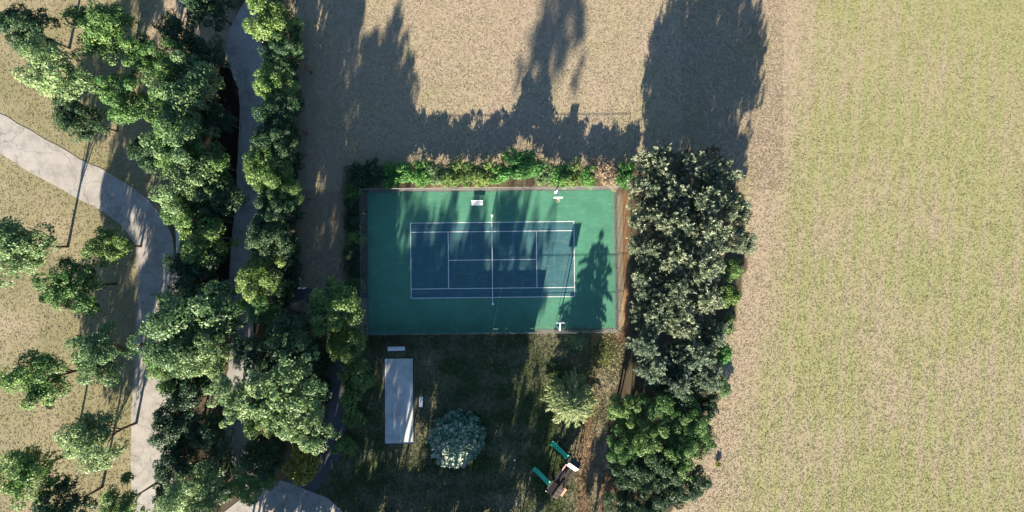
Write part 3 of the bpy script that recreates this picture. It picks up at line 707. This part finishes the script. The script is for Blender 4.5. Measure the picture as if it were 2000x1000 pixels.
CROWN = {}
def fam(key, fn, n, **kw):
    CROWN[key] = [fn(key + '_crown', 100 * i + hash_(key), **kw) for i in range(n)]
def hash_(s): return sum(ord(c) * (i + 3) for i, c in enumerate(s)) % 991
for key, n in (('leafy', 3), ('pale', 3), ('dark', 2), ('lime', 2)): fam(key, broad_crown, n, mat=L[key])
fam('bright', broad_crown, 1, mat=L['bright']); fam('yellow', broad_crown, 1, mat=L['yellow'], ncl=30)
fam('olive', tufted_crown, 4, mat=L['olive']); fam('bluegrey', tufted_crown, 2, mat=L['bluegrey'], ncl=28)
fam('open', broad_crown, 3, mat=L['pale'], ncl=85, nlf=95, crad=(.08, .20), vz=.8, lobes=.36)
fam('tall', broad_crown, 3, mat=L['leafy'], ncl=95, nlf=95, crad=(.08, .24), vz=1.1, lobes=.34)
for key in ('bright', 'lime', 'dark', 'leafy', 'dry', 'pale', 'yellow'):
    fam('shrub_' + key, broad_crown, 2, mat=L[key], ncl=30, nlf=95, leaf=.13, crad=(.24, .42), vz=.8, up=.35)
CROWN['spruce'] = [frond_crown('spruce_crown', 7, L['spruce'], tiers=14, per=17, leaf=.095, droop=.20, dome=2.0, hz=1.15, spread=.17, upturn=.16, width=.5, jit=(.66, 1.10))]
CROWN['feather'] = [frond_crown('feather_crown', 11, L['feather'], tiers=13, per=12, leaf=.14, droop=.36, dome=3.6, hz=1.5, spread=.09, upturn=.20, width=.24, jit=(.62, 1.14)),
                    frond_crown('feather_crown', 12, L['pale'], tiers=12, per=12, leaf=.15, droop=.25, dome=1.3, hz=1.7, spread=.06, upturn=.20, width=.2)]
TRUNK = [trunk_mesh('trunk', i, M['bark']) for i in range(4)]
STEM = trunk_mesh('stem', 9, M['bark'], 5, .5)
RNG = random.Random(4); NV = [0]

def tree(kind, px, py, r, h, label, group=None, depth=None, name='tree', cat='tree', ground_pos=False):
    """px, py, r: middle and radius of the crown as the photograph shows it; h: height in metres"""
    R = r / S; vz = {'olive': 1.35, 'bluegrey': 1.25, 'tall': 1.15}.get(kind, .85); half = depth if depth else min(h * .46, R * vz * 1.05)
    zc = h - half; k = (H - zc) / H; R *= k
    X, Y = at(px, py, 0 if ground_pos else zc)
    t = empty(name, (X, Y, 0), RNG.uniform(0, 6.28)); tag(t, label, cat, group)
    NV[0] += 1; ms = CROWN[kind]; me = ms[NV[0] % len(ms)]
    unit = {'olive': 1.45, 'bluegrey': 1.45, 'tall': 1.1}.get(kind, .95)
    link_mesh('crown', me, t, (0, 0, zc), 0, (R, R, half / unit * 1.0))
    tr = TRUNK[NV[0] % 4]; kt = min(R, 3.6); link_mesh('trunk', tr, t, (0, 0, 0), 0, (kt * .9, kt * .9, zc + half * .35))
    return t
def shrub(kind, px, py, r, h, label, group=None, ry=None):
    R = r / S; zc = h * .48; k = (H - zc) / H; X, Y = at(px, py, zc); NV[0] += 1
    t = empty('shrub', (X, Y, 0), 0); tag(t, label, 'shrub', group); ms = CROWN['shrub_' + kind]
    o = link_mesh('crown', ms[NV[0] % len(ms)], t, (0, 0, zc), 0, (R * k, (ry or r) / S * k, h * .56)); o.rotation_euler = (0, 0, RNG.choice([0, math.pi]))
    link_mesh('stem', STEM, t, (0, 0, 0), RNG.uniform(0, 6), (min(R, 1.2) * .8, min(R, 1.2) * .8, h * .75))
    return t
def fronds(kind, px, py, r, h, label, hz, vi=0, cat='tree', name='tree'):
    R = r / S; zc = h * .3; X, Y = at(px, py, zc); t = empty(name, (X, Y, 0), 1.0); tag(t, label, cat)
    link_mesh('crown', CROWN[kind][vi], t, (0, 0, .12), 0, (R, R, (h - .12) / hz)); link_mesh('trunk', STEM, t, (0, 0, 0), 0, (.9, .9, h * .8)); return t

# west of the path -----------------------------------------------------------------
G1 = 'trees on the bed between driveway and path'
tree('dark', 410, 12, 52, 8.0, 'dark green tree beside the bare sandy patch, hanging over the path')
tree('dark', 345, 62, 39, 7.0, 'small dark tree at the edge of the bare sandy patch')
tree('leafy', 338, 128, 48, 8.5, 'mid green tree against the driveway side of the bare sandy patch')
tree('dark', 398, 108, 46, 6.5, 'dark low tree between the sandy patch and the path widening')
tree('pale', 376, 182, 73, 10.5, 'pale green tree overhanging the dark bed by the curved kerb')
tree('leafy', 345, 235, 59, 10.0, 'mid green tree in the bed between the driveway and the curved kerb', G1)
tree('pale', 366, 282, 71, 10.5, 'full pale green tree in the bed beside the straight of the path')
tree('leafy', 410, 318, 46, 8.5, 'small mid green tree at the path side of the bed')
tree('pale', 372, 366, 68, 10.5, 'pale green tree beside the bend of the driveway kerb')
tree('dark', 420, 392, 57, 8.5, 'dark green tree leaning over the path between pale trees')
tree('leafy', 402, 462, 59, 9.5, 'mid green tree beside the lit white kerb')
tree('dark', 382, 522, 55, 8.5, 'dark green tree on the bed side of the short cross footpath')
tree('pale', 390, 622, 84, 11.5, 'broad pale green tree covering one end of the short cross footpath')
tree('pale', 348, 668, 71, 11.0, 'pale green tree standing close against the driveway edge')
tree('pale', 412, 690, 52, 10.0, 'small pale green tree touching the west edge of the path')
shrub('yellow', 362, 418, 13, 1.6, 'rusty yellow shrub beside the driveway kerb')
# east of the path -------------------------------------------------------------------
tree('lime', 528, 36, 62, 11.5, 'bright sunlit tree by the widening of the path')
tree('dark', 556, 95, 40, 10.5, 'dark green tree between the bright tree and the dry field')
tree('leafy', 540, 168, 44, 10.5, 'mid green tree beside the path opposite the curved kerb')
tree('dark', 545, 228, 46, 11, 'dark tree standing between the path and the dry field', 'dark trees along the dry field')
tree('dark', 540, 275, 44, 11, 'dark tree standing between the path and the dry field', 'dark trees along the dry field')
tree('lime', 524, 330, 54, 11, 'bright sunlit tree leaning over the straight of the path')
tree('leafy', 556, 375, 38, 10, 'small mid green tree next to the bright leaning tree')
tree('dark', 535, 415, 46, 11, 'dark tree standing between the path and the dry field', 'dark trees along the dry field')
tree('dark', 528, 470, 48, 11, 'dark tree standing between the path and the dry field', 'dark trees along the dry field')
tree('lime', 510, 542, 50, 10.5, 'bright green tree where the court footpath leaves the path')
tree('leafy', 505, 596, 40, 9.5, 'mid green tree at the corner of path and court footpath')
for i, (k, x, y, r, h) in enumerate([('dark', 428, 232, 32, 6.5), ('dark', 418, 352, 34, 6.5), ('leafy', 348, 308, 46, 9), ('leafy', 352, 420, 34, 7), ('dark', 415, 430, 34, 6.5), ('leafy', 352, 602, 46, 8.5), ('leafy', 330, 190, 44, 8.5), ('dark', 440, 642, 34, 7), ('leafy', 336, 716, 50, 9), ('dark', 300, 300, 44, 8)]):
    tree(k, x, y, r, h, 'small dark tree filling a gap in the bed by the path' if k == 'dark' else 'small mid green tree filling a gap by the driveway', 'small dark trees in the bed' if k == 'dark' else 'small green trees in the bed')
for i in range(15):
    y = 60 + i * 36; shrub('dark', 566 + 7 * math.sin(i * 2.1), y, 22, 3.0 + .5 * (i % 3), 'low dark shrub under the trees along the dry field', 'low dark shrubs along the dry field', ry=26)
for i, (x, y) in enumerate([(430, 905), (442, 955), (405, 925), (330, 960), (520, 870), (545, 700), (600, 690), (630, 700), (600, 640), (540, 640), (548, 600), (620, 760)]):
    shrub('dark', x, y, 30, 3.2, 'low dark shrub among the trunks of the dark grove' if x < 500 else 'low dark shrub among the trunks beyond the court footpath', 'low dark shrubs beyond the footpath' if x >= 500 else 'low dark shrubs in the dark grove', ry=28)
# south west -----------------------------------------------------------------------------
tree('leafy', 652, 598, 60, 10.5, 'leafy green tree beside the corner of the court and its footpath')
tree('lime', 676, 664, 46, 7, 'bright lime tree at the corner of the court fence')
tree('dark', 570, 662, 52, 12.5, 'dark tree between the path and the lime tree')
tree('dark', 510, 690, 48, 11, 'dark tree hanging over the path next to the large spreading tree')
shrub('lime', 692, 744, 34, 5.2, 'olive yellow shrub at the edge of the lawn opposite the concrete pad', ry=46)
shrub('leafy', 690, 815, 22, 2.4, 'low green shrub along the curved lawn edge beside the pad')
shrub('leafy', 672, 870, 24, 2.2, 'low green shrub on the curved lawn edge near the lit drive')
tree('open', 560, 752, 88, 15.5, 'large spreading pale green tree over the footpath')
tree('open', 474, 778, 58, 12.5, 'pale green tree whose crown covers the path near the lit drive')
tree('open', 592, 826, 66, 13.5, 'pale green tree beside the shaded footpath bend')
tree('leafy', 522, 812, 46, 11.0, 'mid green tree between the pale spreading trees')
shrub('yellow', 590, 906, 40, 4.6, 'yellow green shrub at the head of the lit drive')
tree('dark', 514, 892, 42, 8.0, 'dark tree beside the striped patch of path')
tree('leafy', 492, 935, 50, 8.5, 'mid green tree at the edge of the lit drive')
tree('pale', 382, 958, 62, 10.5, 'pale green tree between the dark grove and the driveway end', None)
tree('dark', 372, 768, 60, 9.0, 'dark shaded tree in the grove between driveway and path', 'dark grove by the path')
tree('dark', 352, 838, 56, 8.5, 'dark shaded tree in the grove between driveway and path', 'dark grove by the path')
tree('dark', 415, 850, 44, 8.0, 'dark shaded tree in the grove between driveway and path', 'dark grove by the path')
tree('dark', 345, 902, 44, 8.0, 'dark shaded tree in the grove between driveway and path', 'dark grove by the path')
# beyond the driveway (continues past the photograph)
for i, (k, x, y, r, h) in enumerate([('leafy', 205, 60, 62, 10), ('pale', 120, 140, 66, 11), ('leafy', 250, 190, 56, 9.5), ('dark', 60, 60, 56, 9), ('dark', 160, 235, 46, 8.5), ('pale', 40, 480, 70, 11),
        ('leafy', 150, 560, 62, 10), ('pale', 205, 690, 60, 10.5), ('leafy', 90, 740, 66, 11), ('pale', 190, 860, 64, 10.5), ('leafy', 60, 920, 62, 10), ('leafy', 280, 110, 46, 9), ('leafy', 215, 480, 44, 8), ('dark', 130, 990, 56, 9), ('leafy', 240, 985, 46, 9)]):
    col = {'leafy': 'mid green', 'pale': 'pale green', 'dark': 'dark green'}[k]
    where = 'on the grass outside the driveway bend' if y < 300 else ('on the grass inside the driveway bend' if y < 620 else 'on the grass along the straight of the driveway')
    tree(k, x, y, r, h, col + ' tree standing ' + where, col + ' trees ' + where)

# hedge round the court ---------------------------------------------------------------
def hedge_row():
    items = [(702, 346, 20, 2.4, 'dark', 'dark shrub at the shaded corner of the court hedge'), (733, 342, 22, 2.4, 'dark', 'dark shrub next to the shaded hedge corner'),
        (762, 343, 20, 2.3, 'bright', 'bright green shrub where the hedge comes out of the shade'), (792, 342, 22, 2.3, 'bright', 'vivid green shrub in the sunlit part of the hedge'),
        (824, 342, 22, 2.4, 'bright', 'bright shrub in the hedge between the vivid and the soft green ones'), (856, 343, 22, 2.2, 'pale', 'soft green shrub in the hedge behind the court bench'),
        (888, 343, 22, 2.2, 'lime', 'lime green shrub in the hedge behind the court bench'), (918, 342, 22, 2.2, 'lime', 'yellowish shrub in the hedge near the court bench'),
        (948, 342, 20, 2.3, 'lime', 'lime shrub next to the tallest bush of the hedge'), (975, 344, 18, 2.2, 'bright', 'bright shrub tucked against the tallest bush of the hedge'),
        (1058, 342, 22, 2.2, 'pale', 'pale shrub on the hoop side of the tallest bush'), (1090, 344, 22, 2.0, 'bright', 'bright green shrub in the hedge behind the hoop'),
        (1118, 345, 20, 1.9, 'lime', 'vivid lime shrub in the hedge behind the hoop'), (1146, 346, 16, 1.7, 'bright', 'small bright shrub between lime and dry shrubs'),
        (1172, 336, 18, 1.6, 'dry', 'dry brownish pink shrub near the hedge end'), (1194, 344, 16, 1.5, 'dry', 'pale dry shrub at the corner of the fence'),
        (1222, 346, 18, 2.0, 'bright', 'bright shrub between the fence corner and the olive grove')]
    for x, y, r, h, k, lb in items: shrub(k, x, y - 2, r + 5, h + .4, lb, 'court hedge shrubs', ry=27)  # sunlit stretch given brighter leaf kinds: its light put into the colour
    shrub('bright', 1020, 326, 52, 3.8, 'tallest round light green bush of the court hedge', 'court hedge shrubs', ry=38)
    shrub('yellow', 779, 356, 6, 1.0, 'tiny orange yellow shrub at the foot of the hedge', 'court hedge shrubs', ry=6)
    for i, y in enumerate(range(375, 560, 30)):
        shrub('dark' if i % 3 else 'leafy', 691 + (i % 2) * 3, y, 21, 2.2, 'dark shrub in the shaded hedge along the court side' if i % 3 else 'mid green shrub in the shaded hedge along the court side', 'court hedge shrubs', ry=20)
hedge_row()

# olive grove east of the court -----------------------------------------------------------
G2 = 'olive trees of the grove beside the court'
OL = [(1282, 322, 34, 8.5), (1345, 330, 36, 8.5), (1398, 348, 38, 9.5), (1264, 372, 32, 8.0), (1318, 378, 36, 9.5), (1368, 398, 38, 10.5), (1420, 410, 36, 9.5), (1270, 430, 32, 8.5), (1322, 440, 38, 10.5), (1378, 455, 38, 11.0),
      (1432, 470, 34, 9.5), (1266, 490, 32, 8.5), (1320, 505, 36, 10.5), (1372, 520, 38, 11.0), (1266, 552, 34, 8.5), (1320, 570, 38, 10.5), (1376, 585, 36, 10.0), (1276, 610, 34, 9.0), (1330, 630, 36, 9.5)]
for i, (x, y, r, h) in enumerate(OL):
    if x < 1290: lb, gr = ('pale olive tree in the row along the rusty strip by the court fence' if y > 350 else 'olive tree at the grove corner by the hedge end'), 'olive trees along the court fence'
    elif y < 360: lb, gr = 'olive grey tree on the edge of the grove facing the tan field', 'olive trees facing the tan field'
    elif x > 1415: lb, gr = 'olive grey tree of the grove on its side toward the green and tan field', 'olive trees toward the open field'
    else: lb, gr = 'olive grey tree in the dense middle of the grove', 'olive trees in the middle of the grove'
    if x < 1290: x -= 6; r += 5
    tree('olive', x, y, r, h, lb, gr)
for x, y, r, h in ((1258, 668, 32, 8.5), (1276, 722, 32, 8.5), (1352, 690, 36, 9.0), (1384, 650, 32, 8.5), (1376, 735, 30, 8.0), (1318, 700, 30, 7.5)):
    tree('bluegrey', x, y, r, h, 'blue grey tree at the end of the grove past the court corner', 'blue grey trees of the grove')
tree('leafy', 1424, 526, 26, 6.0, 'mid green tree on the field edge of the grove', 'green edge trees of the grove')
tree('leafy', 1440, 405, 26, 6.5, 'mid green tree on the field edge of the grove', 'green edge trees of the grove')
shrub('lime', 1424, 578, 20, 2.6, 'lime yellow shrub at the field edge, bigger one', ry=24)
shrub('lime', 1420, 636, 16, 2.2, 'lime yellow shrub at the field edge, smaller one', ry=20)
shrub('bright', 1412, 690, 20, 2.4, 'green shrub at the field edge beside the blue grey trees', ry=26)
shrub('pale', 1410, 755, 17, 1.4, 'low pale green shrub spreading into the dry field', ry=24)
shrub('yellow', 1402, 906, 7, .6, 'tiny yellow shrub alone on the field edge')
tree('dark', 1330, 755, 44, 7.0, 'dark shaded tree between blue grey and glossy trees')
tree('leafy', 1222, 800, 40, 7.5, 'glossy green tree facing the feathery tree')
tree('leafy', 1262, 850, 44, 8.5, 'glossy green tree in the middle of the glossy trees')
tree('leafy', 1345, 815, 42, 8.0, 'glossy green tree next to the low pale shrub')
tree('leafy', 1322, 885, 46, 8.5, 'glossy green tree jutting toward the dry field')
tree('dark', 1232, 925, 42, 8.0, 'dark tree of the grove facing the play set')
tree('dark', 1292, 960, 48, 7.5, 'dark rounded tree at the grove end past the play set')
tree('dark', 1214, 985, 36, 7.5, 'dark tree between the play set and the grove end')
for k, x, y, r, h, lb in (('leafy', 1290, 800, 44, 8.2, 'glossy green tree touching the last blue grey trees'), ('leafy', 1215, 868, 38, 7.6, 'glossy green tree overlooking the play set'), ('dark', 1300, 912, 44, 8.0, 'dark green tree among the glossy trees'),
        ('leafy', 1368, 860, 34, 6.5, 'small glossy green tree on the field side of the glossy trees'), ('dark', 1345, 940, 40, 7.0, 'dark green tree on the field side at the grove end'), ('dark', 1265, 905, 40, 7.8, 'dark green tree behind the ones facing the play set'), ('dark', 1250, 1000, 42, 7.5, 'dark green tree at the last corner of the grove'),
        ('dark', 1300, 740, 36, 7.0, 'dark tree under the blue grey trees'), ('dark', 1380, 790, 30, 5.5, 'low dark tree next to the low pale shrub'), ('bluegrey', 1318, 745, 30, 8.0, 'blue grey tree next to the glossy trees')):
    tree(k, x, y, r, h, lb)
# lawn trees
fronds('spruce', 889, 862, 52, 6.6, 'round blue green conifer with a pale sunlit top on the lawn', 1.15)
fronds('feather', 1114, 778, 50, 6.6, 'feathery lime green tree on the lawn near the play set', 1.5, 0)
fronds('feather', 1128, 664, 24, 2.6, 'small feathery pale shrub against the court fence', 1.7, 1, 'shrub', 'shrub')
# bare twiggy shrubs
def bare(px, py, r, h, label, seed):
    rng = random.Random(seed); X, Y = at(px, py, h * .5); R = r / S; q = MB()
    for i in range(26):
        a = rng.uniform(0, 6.28); e = R * rng.uniform(.4, 1); z = h * rng.uniform(.6, 1)
        p1 = (math.cos(a) * e * .45, math.sin(a) * e * .45, z * .55); p2 = (math.cos(a + .15) * e, math.sin(a + .15) * e, z)
        q.tube([(0, 0, 0), p1, p2], [.035, .024, .01], 5)
        for k in range(4):
            t = rng.uniform(.2, .9); b0 = tuple(p1[c] + (p2[c] - p1[c]) * t for c in range(3)); aa = a + rng.uniform(-1.2, 1.2); q.tube([b0, (b0[0] + math.cos(aa) * R * .3, b0[1] + math.sin(aa) * R * .3, b0[2] + h * .12)], [.016, .008], 4)
    o = q.build('bare_shrub', M['twig'], None, (X, Y, 0)); tag(o, label, 'shrub')
bare(582, 604, 16, 2.6, 'bare grey twiggy shrub beside the white bollards', 1); bare(612, 642, 22, 3.0, 'bare twiggy shrub between the dark tree and the lime tree', 2); bare(712, 640, 14, 2.4, 'bare twiggy shrub poking out beside the court corner', 3)

# trees south of the photograph: their shade lies over the lawn and the court
G3 = 'tall trees shading the lawn from the south'
for i, (k, x, y, r, h, dp) in enumerate([('tall', 470, 1120, 66, 15.2, 7), ('tall', 545, 1110, 62, 16.2, 7.2), ('tall', 612, 1122, 62, 15.8, 7.0), ('tall', 672, 1108, 60, 16.2, 7.3), ('tall', 735, 1120, 60, 15.6, 7.0), ('tall', 792, 1110, 52, 16.0, 7.2),
        ('tall', 900, 1112, 46, 14.6, 6.6)]):
    tree(k, x, y, r, h, 'tall tree standing south of the lawn', G3, dp, ground_pos=True)
for x, h in ((470, 17.8), (525, 18), (575, 17.6), (630, 17.6), (685, 16.6), (735, 17), (785, 16.6), (905, 16)):
    tree('tall', x, 1180, 58 if x < 900 else 46, h, 'tall tree in the far row south of the lawn', 'far row of tall trees south of the lawn', 5.5, ground_pos=True)
tree('tall', 850, 1118, 60, 16.2, 'tall tree with a short high crown south of the lawn', None, 2.9, ground_pos=True)
for i, (k, x, y, r, h) in enumerate([('leafy', 520, 1090, 44, 8), ('leafy', 580, 1095, 44, 8.5), ('dark', 640, 1088, 42, 8), ('leafy', 700, 1096, 44, 8.5), ('leafy', 815, 1094, 42, 8.2), ('leafy', 868, 1090, 40, 8.0), ('dark', 915, 1092, 40, 7.6),
        ('leafy', 962, 1094, 34, 8.0), ('leafy', 1000, 1094, 34, 7.2), ('dark', 1028, 1090, 24, 4.6), ('leafy', 1140, 1100, 40, 6.6), ('leafy', 1195, 1105, 46, 7.4), ('dark', 1270, 1090, 50, 9)]):
    tree(k, x, y, r, h, 'lower tree in the belt south of the lawn', 'lower trees south of the lawn', h * .42, ground_pos=True)
for i in range(14):
    shrub('dark' if i % 2 else 'leafy', 500 + i * 36, 1062 + 6 * (i % 3), 28, 3.4, 'shrub at the foot of the trees south of the lawn', 'shrubs south of the lawn', ry=24)
tree('tall', 866, 1190, 84, 28, 'very tall high crowned tree south of the lawn', None, 5.0, ground_pos=True)
tree('tall', 830, 1200, 56, 25, 'tall high crowned tree south of the lawn, shorter than its neighbour', None, 3.0, ground_pos=True)

# ------------------------------------------------------------------ grass blades and long grass
def blades(name, region, count, h, seed, wid=.05, lean=1.5):
    rng = np.random.default_rng(seed); x0, y0, x1, y1 = region
    px = rng.uniform(x0, x1, count); py = rng.uniform(y0, y1, count)
    dn = fbm(px / 14, py / 14, seed + 40); keep = rng.uniform(0, 1, count) < np.clip(.45 + .55 * dn, 0, 1)
    ok = keep
    ok &= ~((px > 714) & (px < 1214) & (py > 366) & (py < 652)); ok &= ~((px > 748) & (px < 811) & (py > 696) & (py < 870))
    for p in polys: ok &= ~inpoly(px, py, p)
    ok &= ~inpoly(px, py, BED1)
    px, py = px[ok], py[ok]; mx = ground_mix(px, py); so = mx[:, 1] < rng.uniform(.25, .8, len(px)); px, py, mx = px[so], py[so], mx[so]
    n = len(px); X = (px - 1000) / S; Y = (500 - py) / S; nb = 4
    X = np.repeat(X, nb) + rng.normal(0, .06, n * nb); Y = np.repeat(Y, nb) + rng.normal(0, .06, n * nb); mx = np.repeat(mx, nb, 0); k = n * nb
    hh = np.repeat(h * rng.uniform(.5, 1.4, n), nb) * rng.uniform(.6, 1.2, k); a = rng.uniform(0, 6.28, k); b = rng.uniform(0, 6.28, k); ln = lean * hh * rng.uniform(.3, 1.6, k); wd = wid * rng.uniform(.6, 1.4, k)
    v = np.empty((k, 3, 3), np.float32)
    v[:, 0] = np.stack([X + np.cos(a) * wd, Y + np.sin(a) * wd, np.zeros(k)], -1); v[:, 1] = np.stack([X - np.cos(a) * wd, Y - np.sin(a) * wd, np.zeros(k)], -1)
    v[:, 2] = np.stack([X + np.cos(b) * ln, Y + np.sin(b) * ln, hh], -1)
    me = bpy.data.meshes.new(name); me.vertices.add(k * 3); me.vertices.foreach_set('co', v.ravel())
    me.loops.add(k * 3); me.loops.foreach_set('vertex_index', np.arange(k * 3, dtype=np.int32)); me.polygons.add(k); me.polygons.foreach_set('loop_start', np.arange(0, k * 3, 3, dtype=np.int32)); me.update(calc_edges=True)
    at_ = me.attributes.new('mix', 'FLOAT_COLOR', 'POINT'); at_.data.foreach_set('color', np.repeat(mx, 3, 0).astype(np.float32).ravel())
    t = np.repeat(np.clip(rng.normal(.72, .2, k), 0, 1), 3).astype(np.float32); ta = me.attributes.new('tint', 'FLOAT', 'POINT'); ta.data.foreach_set('value', t)
    me.materials.append(M['blades']); return link_mesh(name, me)
tag(blades('dry_field_grass', (560, -30, 1530, 372), 90000, .04, 1), 'sun dried tan grass of the field behind the court hedge', 'grass', kind='stuff')
tag(blades('field_grass', (1330, -30, 2030, 1030), 140000, .04, 2), 'patchy mown green and tan grass of the open field', 'grass', kind='stuff')
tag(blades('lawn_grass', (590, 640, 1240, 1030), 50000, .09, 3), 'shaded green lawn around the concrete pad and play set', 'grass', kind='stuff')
tag(blades('verge_grass', (-30, -30, 600, 1030), 60000, .05, 4), 'rough grass and weeds between the trees by the path', 'grass', kind='stuff')
tag(blades('strip_grass', (575, 372, 722, 645), 16000, .06, 9), 'thin shaded grass between the tree row and the court', 'grass', kind='stuff')
def long_grass(px, py, rx, ry, n, h, label, seed):
    rng = np.random.default_rng(seed); r = np.abs(rng.normal(0, .62, n)) * (1 + .35 * np.sin(rng.uniform(0, 6.28, n) * 3)); a = rng.uniform(0, 6.28, n); X0, Y0 = at(px, py)
    P = np.stack([X0 + r * np.cos(a) * rx / S, Y0 + r * np.sin(a) * ry / S, np.full(n, 0.0)], -1); hh = h * rng.uniform(.6, 1.3, n)
    D = norm(np.stack([rng.normal(0, .7, n), rng.normal(0, .7, n), np.full(n, .7)], -1)); P = P + D * hh[:, None] * .5
    me = leaf_mesh('long_grass', P, D, norm(rng.normal(0, 1, (n, 3))), hh, np.full(n, .07), rng.uniform(.1, 1, n), L['strawgrass']); tag(link_mesh('long_grass', me), label, 'grass', kind='stuff')
long_grass(1172, 690, 44, 34, 3400, .34, 'tall yellow green grass at the court corner by the grove', 5)
long_grass(1142, 730, 14, 44, 900, .3, 'tall grass strip between the feathery tree and the grove', 6)

def court_leaves():
    rng = np.random.default_rng(8); n = 520
    u = rng.uniform(0, 1, n); side_ = rng.integers(0, 4, n); e = np.abs(rng.normal(0, .55, n))
    x = np.where(side_ < 2, XW + (XE - XW) * u, np.where(side_ == 2, XE - e, XW + e)); y = np.where(side_ == 0, YN - e, np.where(side_ == 1, YS + e, YS + (YN - YS) * u))
    k = rng.uniform(0, 1, n) < .12; x = np.where(k, rng.uniform(XW, XE, n), x); y = np.where(k, rng.uniform(YS, YN, n), y)
    P = np.stack([x, y, rng.uniform(.058, .07, n)], -1); a = rng.uniform(0, 6.28, n); D = np.stack([np.cos(a), np.sin(a), rng.normal(0, .1, n)], -1)
    me = leaf_mesh('fallen_leaves', P, D, norm(np.array([0, 0, 1.0]) + rng.normal(0, .12, (n, 3))), rng.uniform(.07, .15, n), rng.uniform(.05, .1, n), rng.uniform(0, .7, n), L['dry'])
    o = link_mesh('fallen_leaves', me, None, (cx, cy, 0), CR); tag(o, 'dry leaves blown along the edges of the green court', 'leaves', kind='stuff')
court_leaves()
